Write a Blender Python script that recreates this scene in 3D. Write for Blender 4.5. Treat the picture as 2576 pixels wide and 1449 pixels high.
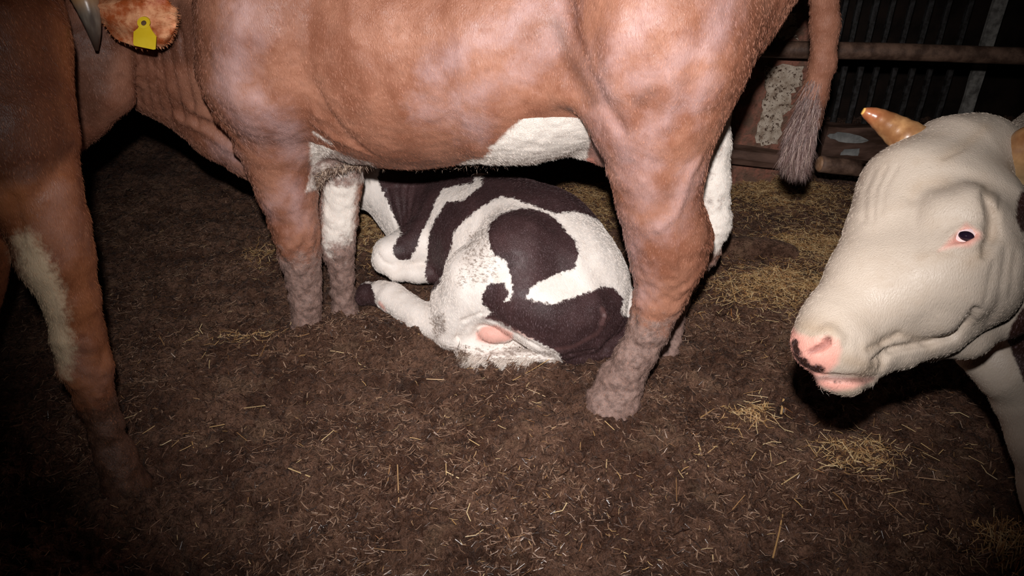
import bpy, math, random
import numpy as np
from mathutils import Vector, Matrix
from mathutils.bvhtree import BVHTree

SC = bpy.context.scene
COL = SC.collection
for _o in list(bpy.data.objects):
    bpy.data.objects.remove(_o)
rng = np.random.default_rng(7)
random.seed(7)

# ------------------------------------------------------------------ camera
F = 1860.0; CX, CY = 1288.0, 724.5; H = 1.40
PITCH = math.radians(30.0); CP, SP = math.cos(PITCH), math.sin(PITCH)
cam_d = bpy.data.cameras.new('camera'); cam = bpy.data.objects.new('camera', cam_d); COL.objects.link(cam)
cam_d.sensor_width = 36.0; cam_d.lens = 36.0 * F / 2576.0
cam.location = (0, 0, H); cam.rotation_euler = (math.radians(60.0), 0, 0)
cam_d.clip_start = 0.05; cam_d.clip_end = 100
SC.camera = cam

# ------------------------------------------------------------------ world, flash, exposure
w = bpy.data.worlds.new('world'); SC.world = w; w.use_nodes = True
w.node_tree.nodes['Background'].inputs[0].default_value = (0.55, 0.42, 0.35, 1)
w.node_tree.nodes['Background'].inputs[1].default_value = 0.004
FL_E, FL_SIZE, FL_BLEND = 290.0, 79.0, 1.0
ld = bpy.data.lights.new('camera_flash', 'SPOT'); lamp = bpy.data.objects.new('camera_flash', ld); COL.objects.link(lamp)
ld.energy = FL_E; ld.spot_size = math.radians(FL_SIZE); ld.spot_blend = FL_BLEND; ld.shadow_soft_size = 0.022
ld.color = (1.0, 0.965, 0.95)
lamp.location = (-0.02, 0.02, H + 0.19)
_aim = Vector((0.08, 2.05, 0.58))
lamp.rotation_euler = (_aim - lamp.location).to_track_quat('-Z', 'Y').to_euler()
SC.view_settings.view_transform = 'Standard'; SC.view_settings.look = 'None'
SC.view_settings.gamma = 1.0; SC.view_settings.exposure = 0.0
SC.view_settings.use_curve_mapping = False

# ------------------------------------------------------------------ geometry helpers
def P(px, py, y):
    a = (px - CX) / F; b = (CY - py) / F
    t = y / (CP + b * SP)
    return np.array([a * t, y, H - t * (SP - b * CP)])
def DEP(p):
    return p[1] * CP + (H - p[2]) * SP
def G(px, py, z=0.0):
    a = (px - CX) / F; b = (CY - py) / F
    t = (H - z) / (SP - b * CP)
    return np.array([a * t, t * (CP + b * SP), z])
def R(p, rpx):
    return rpx * DEP(p) / F

def _hash(ix, iy, iz, seed):
    n = (ix.astype(np.int64) * 374761393 + iy.astype(np.int64) * 668265263 + iz.astype(np.int64) * 2147483647 % 1274126177 + seed * 974711) & 0xffffffff
    n = ((n ^ (n >> 13)) * 1274126177) & 0xffffffff
    n = (n ^ (n >> 16)) & 0xffffffff
    n = (n * 2246822519) & 0xffffffff
    return ((n ^ (n >> 15)) & 0xffffff) / float(0xffffff)
def vnoise(p, seed=0):
    p = np.asarray(p, dtype=np.float64); i = np.floor(p).astype(np.int64); f = p - i
    f = f * f * (3 - 2 * f); out = 0.0
    for dx in (0, 1):
        wx = f[..., 0] if dx else 1 - f[..., 0]
        for dy in (0, 1):
            wy = f[..., 1] if dy else 1 - f[..., 1]
            for dz in (0, 1):
                wz = f[..., 2] if dz else 1 - f[..., 2]
                out = out + wx * wy * wz * _hash(i[..., 0] + dx, i[..., 1] + dy, i[..., 2] + dz, seed)
    return out
def fbm(p, octaves=3, seed=0):
    s = 0.0; a = 0.5; q = np.array(p, dtype=np.float64)
    for k in range(octaves):
        s = s + a * (vnoise(q, seed + k * 17) - 0.5); q = q * 2.03 + 11.3; a *= 0.5
    return s
def sstep(a, b, x):
    t = np.clip((x - a) / (b - a), 0, 1); return t * t * (3 - 2 * t)

class Field:
    """a distance field on a grid, from which one closed skin is drawn"""
    def __init__(s, lo, hi, h):
        s.lo = np.array(lo, float); s.h = h
        s.n = np.ceil((np.array(hi) - s.lo) / h).astype(int) + 1
        s.ax = [s.lo[i] + h * np.arange(s.n[i]) for i in range(3)]
        s.v = np.full(tuple(s.n), 1.0, dtype=np.float32)
    def _box(s, lo, hi):
        i0 = np.clip(np.floor((lo - s.lo) / s.h).astype(int), 0, s.n); i1 = np.clip(np.ceil((hi - s.lo) / s.h).astype(int) + 1, 0, s.n)
        if (i1 <= i0).any(): return None, None
        sl = tuple(slice(a, b) for a, b in zip(i0, i1))
        X = s.ax[0][sl[0]][:, None, None]; Y = s.ax[1][sl[1]][None, :, None]; Z = s.ax[2][sl[2]][None, None, :]
        return sl, (X.astype(np.float32), Y.astype(np.float32), Z.astype(np.float32))
    def _mix(s, sl, d, k, sub):
        v = s.v[sl]
        if sub:
            a, b = v, -d
            hh = np.clip(0.5 - 0.5 * (b - a) / -k, 0, 1) if False else np.clip(0.5 + 0.5 * (b - a) / k, 0, 1)
            s.v[sl] = a + (b - a) * hh + k * hh * (1 - hh)
        else:
            hh = np.clip(0.5 + 0.5 * (v - d) / k, 0, 1)
            s.v[sl] = v + (d - v) * hh - k * hh * (1 - hh)
    def cone(s, a, b, ra, rb, k=0.03, sub=False, sq=None):
        a = np.array(a, float); b = np.array(b, float); m = max(ra, rb) * 1.5 + k + 3 * s.h
        sl, g = s._box(np.minimum(a, b) - m, np.maximum(a, b) + m)
        if sl is None: return
        e = b - a; L = float(e @ e) + 1e-9
        dx, dy, dz = g[0] - a[0], g[1] - a[1], g[2] - a[2]
        t = np.clip((dx * e[0] + dy * e[1] + dz * e[2]) / L, 0, 1)
        dx = dx - t * e[0]; dy = dy - t * e[1]; dz = dz - t * e[2]
        if sq is not None:
            n, fct = sq; n = np.array(n, float); n /= np.linalg.norm(n)
            c = (dx * n[0] + dy * n[1] + dz * n[2]) * (1 / fct - 1)
            dx = dx + c * n[0]; dy = dy + c * n[1]; dz = dz + c * n[2]
        d = np.sqrt(dx * dx + dy * dy + dz * dz) - (ra + t * (rb - ra))
        s._mix(sl, d.astype(np.float32), k, sub)
    def chain(s, pts, k=0.03, sub=False, sq=None):
        q = []
        for c in pts:
            p = P(c[0], c[1], c[2]); q.append((p, R(p, c[3])))
        if len(q) == 1: q.append(q[0])
        for (a, ra), (b, rb) in zip(q[:-1], q[1:]):
            s.cone(a, b, ra, rb, k, sub, sq)
    def ell(s, c, r, k=0.03, rot=None, sub=False):
        c = np.array(c, float); r = np.array(r, float); m = r.max() * 1.2 + k + 3 * s.h
        sl, g = s._box(c - m, c + m)
        if sl is None: return
        dx, dy, dz = g[0] - c[0], g[1] - c[1], g[2] - c[2]
        if rot is None: rot = np.eye(3)
        u = [dx * rot[0][i] + dy * rot[1][i] + dz * rot[2][i] for i in range(3)]
        k0 = np.sqrt((u[0] / r[0]) ** 2 + (u[1] / r[1]) ** 2 + (u[2] / r[2]) ** 2)
        k1 = np.sqrt((u[0] / r[0] ** 2) ** 2 + (u[1] / r[1] ** 2) ** 2 + (u[2] / r[2] ** 2) ** 2) + 1e-9
        s._mix(sl, (k0 * (k0 - 1) / k1).astype(np.float32), k, sub)
    def pell(s, px, py, y, rx, ry, rd, k=0.03, roll=0.0, sub=False):
        """ellipsoid: rx, ry as wide and high as so many pixels there, rd metres deep; roll turns it in that plane (degrees, clockwise)"""
        c = P(px, py, y); q = DEP(c) / F
        a = math.radians(roll)
        vx = np.array([1, 0, 0]); vu = np.array([0, SP, CP]); vf = np.array([0, CP, -SP])
        e1 = vx * math.cos(a) - vu * math.sin(a); e2 = vx * math.sin(a) + vu * math.cos(a)
        s.ell(c, (rx * q, ry * q, rd), k, np.array([e1, e2, vf]).T, sub)
    def mesh(s, smooth=2):
        v = s.v; nx, ny, nz = v.shape
        s.v[0] = s.v[-1] = 1; s.v[:, 0] = s.v[:, -1] = 1; s.v[:, :, 0] = s.v[:, :, -1] = 1
        neg = v < 0
        c = np.zeros((nx - 1, ny - 1, nz - 1), np.uint8)
        offs = [(i, j, k) for i in (0, 1) for j in (0, 1) for k in (0, 1)]
        for i, j, k in offs: c += neg[i:nx - 1 + i, j:ny - 1 + j, k:nz - 1 + k]
        act = np.argwhere((c > 0) & (c < 8)); N = len(act)
        cv = np.stack([v[act[:, 0] + i, act[:, 1] + j, act[:, 2] + k] for i, j, k in offs], 1)
        O = np.array(offs, float); acc = np.zeros((N, 3)); cnt = np.zeros(N)
        for a in range(8):
            for b in range(a + 1, 8):
                if np.abs(O[a] - O[b]).sum() != 1: continue
                m = (cv[:, a] < 0) != (cv[:, b] < 0)
                t = cv[m, a] / (cv[m, a] - cv[m, b])
                acc[m] += O[a] + t[:, None] * (O[b] - O[a]); cnt[m] += 1
        pos = s.lo + s.h * (act + acc / cnt[:, None])
        idx = np.full((nx - 1, ny - 1, nz - 1), -1, np.int32); idx[tuple(act.T)] = np.arange(N)
        quads = []
        for axis in range(3):
            sl0 = [slice(1, -1)] * 3; sl1 = [slice(1, -1)] * 3
            sl0[axis] = slice(0, -1); sl1[axis] = slice(1, None)
            A = neg[tuple(sl0)]; B = neg[tuple(sl1)]
            e = np.argwhere(A != B); fl = A[tuple(e.T)]
            e = e + 1; e[:, axis] -= 1
            u, w_ = [(1, 2), (2, 0), (0, 1)][axis]
            du = np.zeros(3, int); du[u] = 1; dw = np.zeros(3, int); dw[w_] = 1
            q = np.stack([idx[tuple((e - du - dw).T)], idx[tuple((e - dw).T)], idx[tuple(e.T)], idx[tuple((e - du).T)]], 1)
            q[~fl] = q[~fl][:, ::-1]
            quads.append(q)
        quads = np.concatenate(quads); quads = quads[(quads >= 0).all(1)]
        for it in range(smooth):
            acc = np.zeros_like(pos); cn = np.zeros(len(pos))
            for a in range(4):
                b = (a + 1) % 4
                for t in range(3): acc[:, t] += np.bincount(quads[:, a], pos[quads[:, b], t], len(pos)) + np.bincount(quads[:, b], pos[quads[:, a], t], len(pos))
                cn += np.bincount(quads[:, a], minlength=len(pos)) + np.bincount(quads[:, b], minlength=len(pos))
            pos = pos + 0.5 * (acc / cn[:, None] - pos)
        return pos, quads

def carve(f, cuts):
    """cut or raise along lines that follow the skin: (pixel points, half width px, depth offset m, blend, raise?)"""
    p, q = f.mesh(1); b = BVHTree.FromPolygons(p.tolist(), q.tolist()); o = Vector((0, 0, H))
    for pts, rad, off, k, up in cuts:
        W = []
        rads = rad if isinstance(rad, (list, tuple)) else [rad] * len(pts)
        for (a, c), rr in zip(pts, rads):
            d = (Vector(P(a, c, 2.0)) - o).normalized(); h = b.ray_cast(o + d * 0.02, d)
            if h[0] is not None: x = np.array(h[0] + d * off); W.append((x, R(x, rr)))
        for (x, ra), (y, rb) in zip(W[:-1], W[1:]): f.cone(x, y, ra, rb, k, sub=not up)
def normals(pos, quads):
    a = pos[quads[:, 2]] - pos[quads[:, 0]]; b = pos[quads[:, 3]] - pos[quads[:, 1]]
    fn = np.cross(a, b); n = np.zeros_like(pos)
    for c in range(4):
        for t in range(3): n[:, t] += np.bincount(quads[:, c], fn[:, t], len(pos))
    return n / (np.linalg.norm(n, axis=1)[:, None] + 1e-12)

def new_mesh(name, pos, faces, mats, origin=None, attrs=None, smooth=True, parent=None, fm=None):
    """one mesh object; its origin is put at `origin` (world) and the points keep their places"""
    pos = np.asarray(pos, dtype=np.float64)
    o3 = np.array(origin if origin is not None else (pos.min(0) + pos.max(0)) / 2, float)
    me = bpy.data.meshes.new(name)
    if isinstance(faces, np.ndarray):
        k = faces.shape[1]
        me.vertices.add(len(pos)); me.vertices.foreach_set('co', (pos - o3).astype(np.float32).ravel())
        me.loops.add(faces.size); me.loops.foreach_set('vertex_index', faces.astype(np.int32).ravel())
        me.polygons.add(len(faces)); me.polygons.foreach_set('loop_start', np.arange(0, faces.size, k, dtype=np.int32))
        me.update(calc_edges=True)
    else:
        me.from_pydata([tuple(p) for p in (pos - o3)], [], [tuple(f) for f in faces]); me.update()
    for m in (mats if isinstance(mats, (list, tuple)) else [mats]): me.materials.append(m)
    me.polygons.foreach_set('use_smooth', np.full(len(me.polygons), smooth))
    if fm is not None: me.polygons.foreach_set('material_index', np.asarray(fm, dtype=np.int32))
    for k, val in (attrs or {}).items():
        at = me.attributes.new(k, 'FLOAT', 'POINT'); at.data.foreach_set('value', np.asarray(val, dtype=np.float32))
    ob = bpy.data.objects.new(name, me); COL.objects.link(ob)
    ob['w'] = list(o3)
    if parent is not None:
        ob.parent = parent; ob.location = o3 - np.array(parent['w'])
    else:
        ob.location = o3
    return ob
def tag(o, label=None, cat=None, group=None, kind=None):
    if label: o['label'] = label
    if cat: o['category'] = cat
    if group: o['group'] = group
    if kind: o['kind'] = kind
    return o

def tube(pts, radii, seg=10, cap=True, flat=1.0):
    """points of a swept tube along pts with its radii; returns (verts, faces)"""
    pts = [Vector(p) for p in pts]; V = []; Fc = []
    up = Vector((0, 0, 1)); prev = None
    for i, p in enumerate(pts):
        t = (pts[min(i + 1, len(pts) - 1)] - pts[max(i - 1, 0)]).normalized()
        u = t.cross(up if abs(t.dot(up)) < 0.95 else Vector((1, 0, 0))).normalized()
        if prev is not None:
            u = (prev - t * prev.dot(t)).normalized()
        prev = u; v = t.cross(u)
        for j in range(seg):
            a = 2 * math.pi * j / seg
            V.append(tuple(p + (u * math.cos(a) + v * math.sin(a) * flat) * radii[i]))
    n = len(pts)
    for i in range(n - 1):
        for j in range(seg):
            a = i * seg + j; b = i * seg + (j + 1) % seg
            Fc.append((a, b, b + seg, a + seg))
    if cap:
        Fc.append(tuple(range(seg))[::-1]); Fc.append(tuple((n - 1) * seg + j for j in range(seg)))
    return V, Fc
def spline(pts, n):
    """Catmull-Rom through rows of numbers"""
    q = np.array(pts, float); m = len(q); out = []
    for s in np.linspace(0, m - 1, n):
        i = min(int(s), m - 2); t = s - i
        p0, p1, p2, p3 = q[max(i - 1, 0)], q[i], q[i + 1], q[min(i + 2, m - 1)]
        out.append(0.5 * ((2 * p1) + (-p0 + p2) * t + (2 * p0 - 5 * p1 + 4 * p2 - p3) * t * t + (-p0 + 3 * p1 - 3 * p2 + p3) * t ** 3))
    return np.array(out)

# ------------------------------------------------------------------ markings of a coat: outlines laid on the skin
class Coat:
    def __init__(s, pos, quads):
        s.pos = pos
        s.bvh = BVHTree.FromPolygons([tuple(p) for p in pos[::1]], [tuple(int(i) for i in q) for q in quads]) if len(quads) < 400000 else None
        c = pos.mean(0) - np.array([0, 0, H]); 
        s.n = c / np.linalg.norm(c); s.u = np.cross(s.n, [0, 0, 1.0]); s.u /= np.linalg.norm(s.u); s.v = np.cross(s.u, s.n)
    def flat(s, p): return np.stack([p @ s.u, p @ s.v], -1)
    def hit(s, px, py, y, far=0.0):
        o = Vector((0, 0, H)); q = P(px, py, y); d = (Vector(q) - o).normalized()
        start = o + d * (far if far else 0.02)
        h = s.bvh.ray_cast(start, d)
        return np.array(h[0]) if h[0] is not None else q
    def poly(s, pts, y, ylo=-9, yhi=9, far=0.0):
        """signed distance (inside +) of every skin point to an outline on the skin; only where ylo < y < yhi"""
        W = np.array([s.hit(a, b, y, far) for a, b in pts]); Q = s.flat(W); X = s.flat(s.pos)
        d = np.full(len(X), 9.0); ins = np.zeros(len(X), bool); n = len(Q)
        for i in range(n):
            a = Q[i]; b = Q[(i + 1) % n]; e = b - a
            t = np.clip(((X - a) @ e) / (e @ e + 1e-12), 0, 1)
            d = np.minimum(d, np.hypot(*(X - a - t[:, None] * e).T))
            c = (a[1] > X[:, 1]) != (b[1] > X[:, 1])
            with np.errstate(divide='ignore', invalid='ignore'):
                xx = a[0] + (X[:, 1] - a[1]) * e[0] / (e[1] if e[1] != 0 else 1e-12)
            ins ^= c & (X[:, 0] < xx)
        r = np.where(ins, d, -d)
        return np.where((s.pos[:, 1] > ylo) & (s.pos[:, 1] < yhi), r, -0.3)
    def stroke(s, pts, y, wpx, ylo=-9, yhi=9):
        """distance within a brush stroke of the given half width"""
        W = np.array([s.hit(a, b, y) for a, b in pts]); Q = s.flat(W); X = s.flat(s.pos)
        d = np.full(len(X), 9.0)
        for a, b in zip(Q[:-1], Q[1:]):
            e = b - a; t = np.clip(((X - a) @ e) / (e @ e + 1e-12), 0, 1)
            d = np.minimum(d, np.hypot(*(X - a - t[:, None] * e).T))
        r = wpx * DEP(W[0]) / F - d
        return np.where((s.pos[:, 1] > ylo) & (s.pos[:, 1] < yhi), r, -0.3)
def union(*m):
    r = m[0]
    for x in m[1:]: r = np.maximum(r, x)
    return r

# ------------------------------------------------------------------ materials
def srgb(r, g, b):
    f = lambda c: (c / 255 / 12.92) if c <= 10.3 else ((c / 255 + 0.055) / 1.055) ** 2.4
    return (f(r), f(g), f(b), 1)
class MB:
    def __init__(s, name):
        s.m = bpy.data.materials.new(name); s.m.use_nodes = True; s.nt = s.m.node_tree
        s.b = s.nt.nodes['Principled BSDF']; s.tc = s.nt.nodes.new('ShaderNodeTexCoord')
    def N(s, t, **k):
        n = s.nt.nodes.new(t)
        for a, v in k.items(): setattr(n, a, v)
        return n
    def L(s, a, b): s.nt.links.new(a, b)
    def val(s, sock, v):
        if isinstance(v, (int, float, tuple)): sock.default_value = v
        else: s.L(v, sock)
    def attr(s, name):
        n = s.N('ShaderNodeAttribute'); n.attribute_name = name; return n.outputs['Fac']
    def noise(s, scale, detail=3, rough=0.55, vec=None, stretch=None, dist=0.0):
        n = s.N('ShaderNodeTexNoise'); n.inputs['Scale'].default_value = scale; n.inputs['Detail'].default_value = detail
        n.inputs['Roughness'].default_value = rough; n.inputs['Distortion'].default_value = dist
        v = vec or s.tc.outputs['Object']
        if stretch:
            mp = s.N('ShaderNodeMapping'); mp.inputs['Scale'].default_value = stretch[0]; mp.inputs['Rotation'].default_value = stretch[1]
            s.L(v, mp.inputs[0]); v = mp.outputs[0]
        s.L(v, n.inputs['Vector']); return n.outputs[0]
    def math(s, op, a, b=0.0, clamp=False):
        n = s.N('ShaderNodeMath', operation=op); n.use_clamp = clamp; s.val(n.inputs[0], a); s.val(n.inputs[1], b); return n.outputs[0]
    def ramp(s, x, lo, hi, a=0.0, b=1.0):
        n = s.N('ShaderNodeMapRange'); n.interpolation_type = 'SMOOTHSTEP'
        s.val(n.inputs[0], x); n.inputs[1].default_value = lo; n.inputs[2].default_value = hi; n.inputs[3].default_value = a; n.inputs[4].default_value = b
        return n.outputs[0]
    def mix(s, f, a, b):
        n = s.N('ShaderNodeMix', data_type='RGBA'); s.val(n.inputs[0], f); s.val(n.inputs[6], a); s.val(n.inputs[7], b); return n.outputs[2]
    def bump(s, h, strength, dist, prev=None):
        n = s.N('ShaderNodeBump'); n.inputs['Strength'].default_value = strength; n.inputs['Distance'].default_value = dist
        s.L(h, n.inputs['Height'])
        if prev: s.L(prev, n.inputs['Normal'])
        return n.outputs[0]
    def out(s, color=None, rough=None, spec=None, normal=None, **k):
        if color is not None: s.val(s.b.inputs['Base Color'], color)
        if rough is not None: s.val(s.b.inputs['Roughness'], rough)
        if spec is not None: s.val(s.b.inputs['Specular IOR Level'], spec)
        if normal is not None: s.L(normal, s.b.inputs['Normal'])
        for a, v in k.items(): s.val(s.b.inputs[a.replace('_', ' ')], v)
        return s.m

def mask(m, name, soft=0.004, wob=0.010, scale=60):
    """crisp, slightly ragged edge of a coat marking kept as a distance in a point attribute"""
    n = m.noise(scale, 4, 0.6)
    x = m.math('ADD', m.attr(name), m.math('MULTIPLY', m.math('SUBTRACT', n, 0.5), wob * 2))
    return m.ramp(x, -soft, soft)

def coat_brown(name, base, light, sheen_c, white, mud):
    m = MB(name)
    n1 = m.noise(7, 4, 0.6); n2 = m.noise(28, 4, 0.6); n3 = m.noise(420, 2, 0.5, stretch=((1, 1, 0.22), (0, 0.35, 0)))
    c = m.mix(m.ramp(n1, 0.36, 0.66), base, light)
    c = m.mix(m.math('MULTIPLY', m.ramp(n2, 0.5, 0.75), 0.35), c, tuple(x * 0.55 for x in base[:3]) + (1,))
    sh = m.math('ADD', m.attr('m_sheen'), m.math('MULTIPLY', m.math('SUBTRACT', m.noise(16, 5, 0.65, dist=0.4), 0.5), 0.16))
    c = m.mix(m.math('MULTIPLY', m.ramp(sh, -0.05, 0.06), 0.62), c, sheen_c)  # flash sheen on the hair, painted into the coat colour
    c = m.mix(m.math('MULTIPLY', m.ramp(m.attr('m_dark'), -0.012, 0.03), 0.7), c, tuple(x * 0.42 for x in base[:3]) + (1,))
    c = m.mix(mask(m, 'm_white', 0.006, 0.008, 70), c, white)
    c = m.mix(mask(m, 'm_pink', 0.006, 0.004), c, srgb(226, 150, 132))
    mu = m.math('ADD', m.attr('m_mud'), m.math('MULTIPLY', m.math('SUBTRACT', m.noise(24, 5, 0.7), 0.5), 1.1))
    mudf = m.ramp(mu, 0.35, 0.72)
    mudc = m.mix(m.ramp(m.noise(60, 4, 0.6), 0.35, 0.7), mud, tuple(x * 0.5 for x in mud[:3]) + (1,))
    c = m.mix(mudf, c, mudc)
    c = m.mix(m.ramp(n3, 0.56, 0.8, 0, 0.5), c, tuple(min(1, x * 1.8 + 0.03) for x in light[:3]) + (1,))
    h = m.math('ADD', n3, m.math('MULTIPLY', m.noise(90, 4, 0.7), m.math('ADD', 0.4, m.math('MULTIPLY', mudf, 2.5))))
    return m.out(c, m.ramp(n2, 0.3, 0.7, 0.42, 0.62), 0.35, m.bump(h, 0.5, 0.003), Sheen_Weight=0.0, Sheen_Roughness=0.4)

def coat_pied(name, white, dark, mud, wob=0.010, skin=None, pinkc=srgb(236, 182, 168), tanc=srgb(176, 140, 98)):
    m = MB(name)
    n3 = m.noise(420, 2, 0.5, stretch=((1, 1, 0.25), (0, 0.8, 0))); n2 = m.noise(25, 4, 0.6)
    c = m.mix(m.math('MULTIPLY', m.ramp(n2, 0.45, 0.8), 0.35), white, m.mix(0.5, white, tanc))
    c = m.mix(m.math('MULTIPLY', m.ramp(m.attr('m_tan'), -0.02, 0.03), 0.55), c, tanc)
    c = m.mix(m.ramp(m.attr('m_pink'), -0.006, 0.008), c, pinkc)
    dk = m.mix(m.ramp(m.noise(9, 3), 0.35, 0.7), dark, tuple(x * 1.7 for x in dark[:3]) + (1,))
    dk = m.mix(m.ramp(n3, 0.52, 0.78, 0, 0.5), dk, srgb(150, 125, 130))  # fur sheen painted as pale flecks in the dark patches
    c = m.mix(mask(m, 'm_dark', 0.003, wob, 75), c, dk)
    c = m.mix(m.math('MULTIPLY', m.ramp(m.attr('m_skin'), -0.007, 0.007), 0.8), c, skin)
    mu = m.math('ADD', m.attr('m_mud'), m.math('MULTIPLY', m.math('SUBTRACT', m.noise(70, 5, 0.75, stretch=((1, 1, 2.2), (0.4, 0, 0))), 0.5), 1.5))
    mf = m.ramp(mu, 0.42, 0.66)
    c = m.mix(m.math('MULTIPLY', mf, 0.72), c, mud)
    h = m.math('ADD', n3, m.math('MULTIPLY', m.noise(80, 4, 0.7), 0.5))
    return m.out(c, m.ramp(n2, 0.3, 0.7, 0.4, 0.6), 0.3, m.bump(h, 0.4, 0.003), Sheen_Weight=0.0, Sheen_Roughness=0.4)

def plain(name, a, b, scale=20, rough=(0.4, 0.7), bump=0.4, bd=0.003, spec=0.4, stretch=None, detail=4):
    m = MB(name); n = m.noise(scale, detail, 0.6, stretch=stretch)
    return m.out(m.mix(m.ramp(n, 0.35, 0.68), a, b), m.ramp(n, 0.3, 0.7, rough[0], rough[1]), spec, m.bump(m.noise(scale * 4, 4, 0.7, stretch=stretch), bump, bd))

MUD = srgb(92, 62, 48)
M = {}
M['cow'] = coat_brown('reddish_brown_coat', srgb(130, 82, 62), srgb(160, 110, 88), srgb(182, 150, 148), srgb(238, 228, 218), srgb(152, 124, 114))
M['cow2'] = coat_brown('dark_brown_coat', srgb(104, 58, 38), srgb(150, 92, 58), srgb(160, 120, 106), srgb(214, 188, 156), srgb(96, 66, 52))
M['calf'] = coat_pied('black_white_coat', srgb(246, 236, 228), srgb(56, 38, 38), srgb(112, 84, 64), 0.015, srgb(100, 70, 68))
M['whitecow'] = coat_pied('cream_white_coat', srgb(174, 160, 146), srgb(40, 22, 17), srgb(108, 84, 60), 0.006, srgb(84, 40, 40), srgb(206, 148, 134), srgb(136, 108, 76))
M['hoof'] = plain('hoof_horn', srgb(70, 55, 48), srgb(110, 85, 75), 30)
def greyhorn():
    m = MB('grey_horn'); n = m.noise(14, 4, 0.6, stretch=((1, 1, 0.3), (0, 0, 0)))
    c = m.mix(m.ramp(n, 0.35, 0.68), srgb(84, 72, 64), srgb(176, 166, 150)); c = m.mix(m.ramp(m.attr('tip'), 0.35, 0.62), srgb(206, 150, 92), c)
    c = m.mix(m.ramp(m.attr('tip'), 0.75, 0.95), c, srgb(60, 44, 36)); return m.out(c, 0.3, 0.5, m.bump(m.noise(60, 4), 0.15, 0.002))
M['horn_grey'] = greyhorn()
def horn_mat():
    m = MB('orange_horn'); n = m.noise(22, 4)
    c = m.mix(m.ramp(n, 0.35, 0.65), srgb(118, 78, 48), srgb(168, 126, 84))
    c = m.mix(m.ramp(m.attr('tip'), 0.0, 0.35), srgb(150, 125, 90), c)
    c = m.mix(m.ramp(m.attr('tip'), 0.45, 0.8, 0, 0.6), c, srgb(140, 60, 34))
    c = m.mix(m.ramp(m.attr('tip'), 0.9, 0.98), c, srgb(225, 175, 95))
    return m.out(c, 0.3, 0.5, m.bump(m.noise(60, 4), 0.25, 0.002))
M['horn_orange'] = horn_mat()
M['ear'] = plain('ear_skin', srgb(172, 84, 40), srgb(232, 168, 124), 26, (0.5, 0.7), 0.5, 0.004)
M['tag_yellow'] = plain('yellow_plastic', srgb(214, 180, 30), srgb(228, 198, 50), 8, (0.3, 0.4), 0.05, 0.001)
M['tag_stud'] = plain('dark_stud', srgb(70, 50, 30), srgb(100, 75, 50), 20)
M['eye_dark'] = plain('dark_eye', srgb(22, 14, 26), srgb(36, 22, 34), 20, (0.04, 0.08), 0.0, 0.001, 0.8)
M['eye_white'] = plain('eye_white', srgb(205, 178, 182), srgb(225, 200, 196), 20, (0.1, 0.2), 0.02, 0.001, 0.7)
M['eye_red'] = plain('red_eye_corner', srgb(150, 70, 66), srgb(200, 150, 140), 60, (0.15, 0.3), 0.1, 0.001, 0.7)
M['nostril'] = plain('nostril_skin', srgb(120, 60, 62), srgb(150, 82, 80), 40)
M['gum'] = plain('lip_skin', srgb(206, 130, 120), srgb(232, 160, 146), 30, (0.25, 0.45), 0.3, 0.002)
M['tailhair'] = plain('tail_hair', srgb(60, 46, 48), srgb(136, 116, 118), 90, (0.4, 0.6), 0.2, 0.001)
M['muckhair'] = plain('mucky_hair', srgb(70, 50, 40), srgb(185, 160, 140), 160, (0.4, 0.6), 0.2, 0.001)
M['whitehair'] = plain('white_hair', srgb(215, 200, 188), srgb(240, 230, 220), 60, (0.4, 0.6), 0.2, 0.001)

def ground_mat():
    m = MB('trampled_manure')
    pos = m.N('ShaderNodeNewGeometry').outputs['Position']
    n1 = m.noise(5, 5, 0.6, vec=pos); n2 = m.noise(38, 5, 0.7, vec=pos, dist=0.6); n3 = m.noise(190, 4, 0.7, vec=pos, dist=1.2)
    fib = m.noise(120, 3, 0.6, vec=pos, stretch=((1, 0.16, 1), (0, 0, 0.6)), dist=1.0)
    fib2 = m.noise(120, 3, 0.6, vec=pos, stretch=((0.16, 1, 1), (0, 0, 0.3)), dist=1.0)
    c = m.mix(m.ramp(n1, 0.35, 0.65), srgb(112, 78, 62), srgb(162, 122, 100))
    c = m.mix(m.ramp(m.noise(11, 4, 0.6, vec=pos, dist=0.8), 0.50, 0.62, 0, 0.6), c, srgb(70, 46, 36))
    c = m.mix(m.ramp(m.noise(8, 3, 0.5, vec=pos, dist=0.5), 0.58, 0.68, 0, 0.55), c, srgb(168, 134, 108))
    c = m.mix(m.ramp(n2, 0.45, 0.7, 0, 0.8), c, srgb(64, 42, 32))
    c = m.mix(m.ramp(n3, 0.52, 0.72, 0, 0.6), c, srgb(160, 126, 106))
    c = m.mix(m.ramp(m.noise(75, 5, 0.75, vec=pos, dist=1.5), 0.5, 0.62, 0, 0.7), c, srgb(52, 32, 24))
    c = m.mix(m.ramp(m.attr('hay'), 0.2, 0.9, 0, 0.85), c, m.mix(m.ramp(fib, 0.4, 0.65), srgb(108, 78, 58), srgb(164, 126, 92)))
    h = m.math('ADD', m.math('MULTIPLY', n2, 1.2), m.math('ADD', m.math('MULTIPLY', n3, 0.35), m.math('MULTIPLY', m.math('MAXIMUM', fib, fib2), 0.5)))
    return m.out(c, m.ramp(n3, 0.35, 0.65, 0.16, 0.55), 0.6, m.bump(h, 1.0, 0.030))
M['ground'] = ground_mat()
M['tailhair'] = None
def straw_mat(name, cols, rough=0.45):
    m = MB(name); r = m.N('ShaderNodeValToRGB'); cr = r.color_ramp
    while len(cr.elements) < len(cols): cr.elements.new(0.5)
    for i, c in enumerate(cols): cr.elements[i].position = i / (len(cols) - 1); cr.elements[i].color = c
    m.L(m.attr('rnd'), r.inputs[0])
    return m.out(r.outputs[0], rough, 0.45, m.bump(m.noise(300, 3), 0.3, 0.001))
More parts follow.
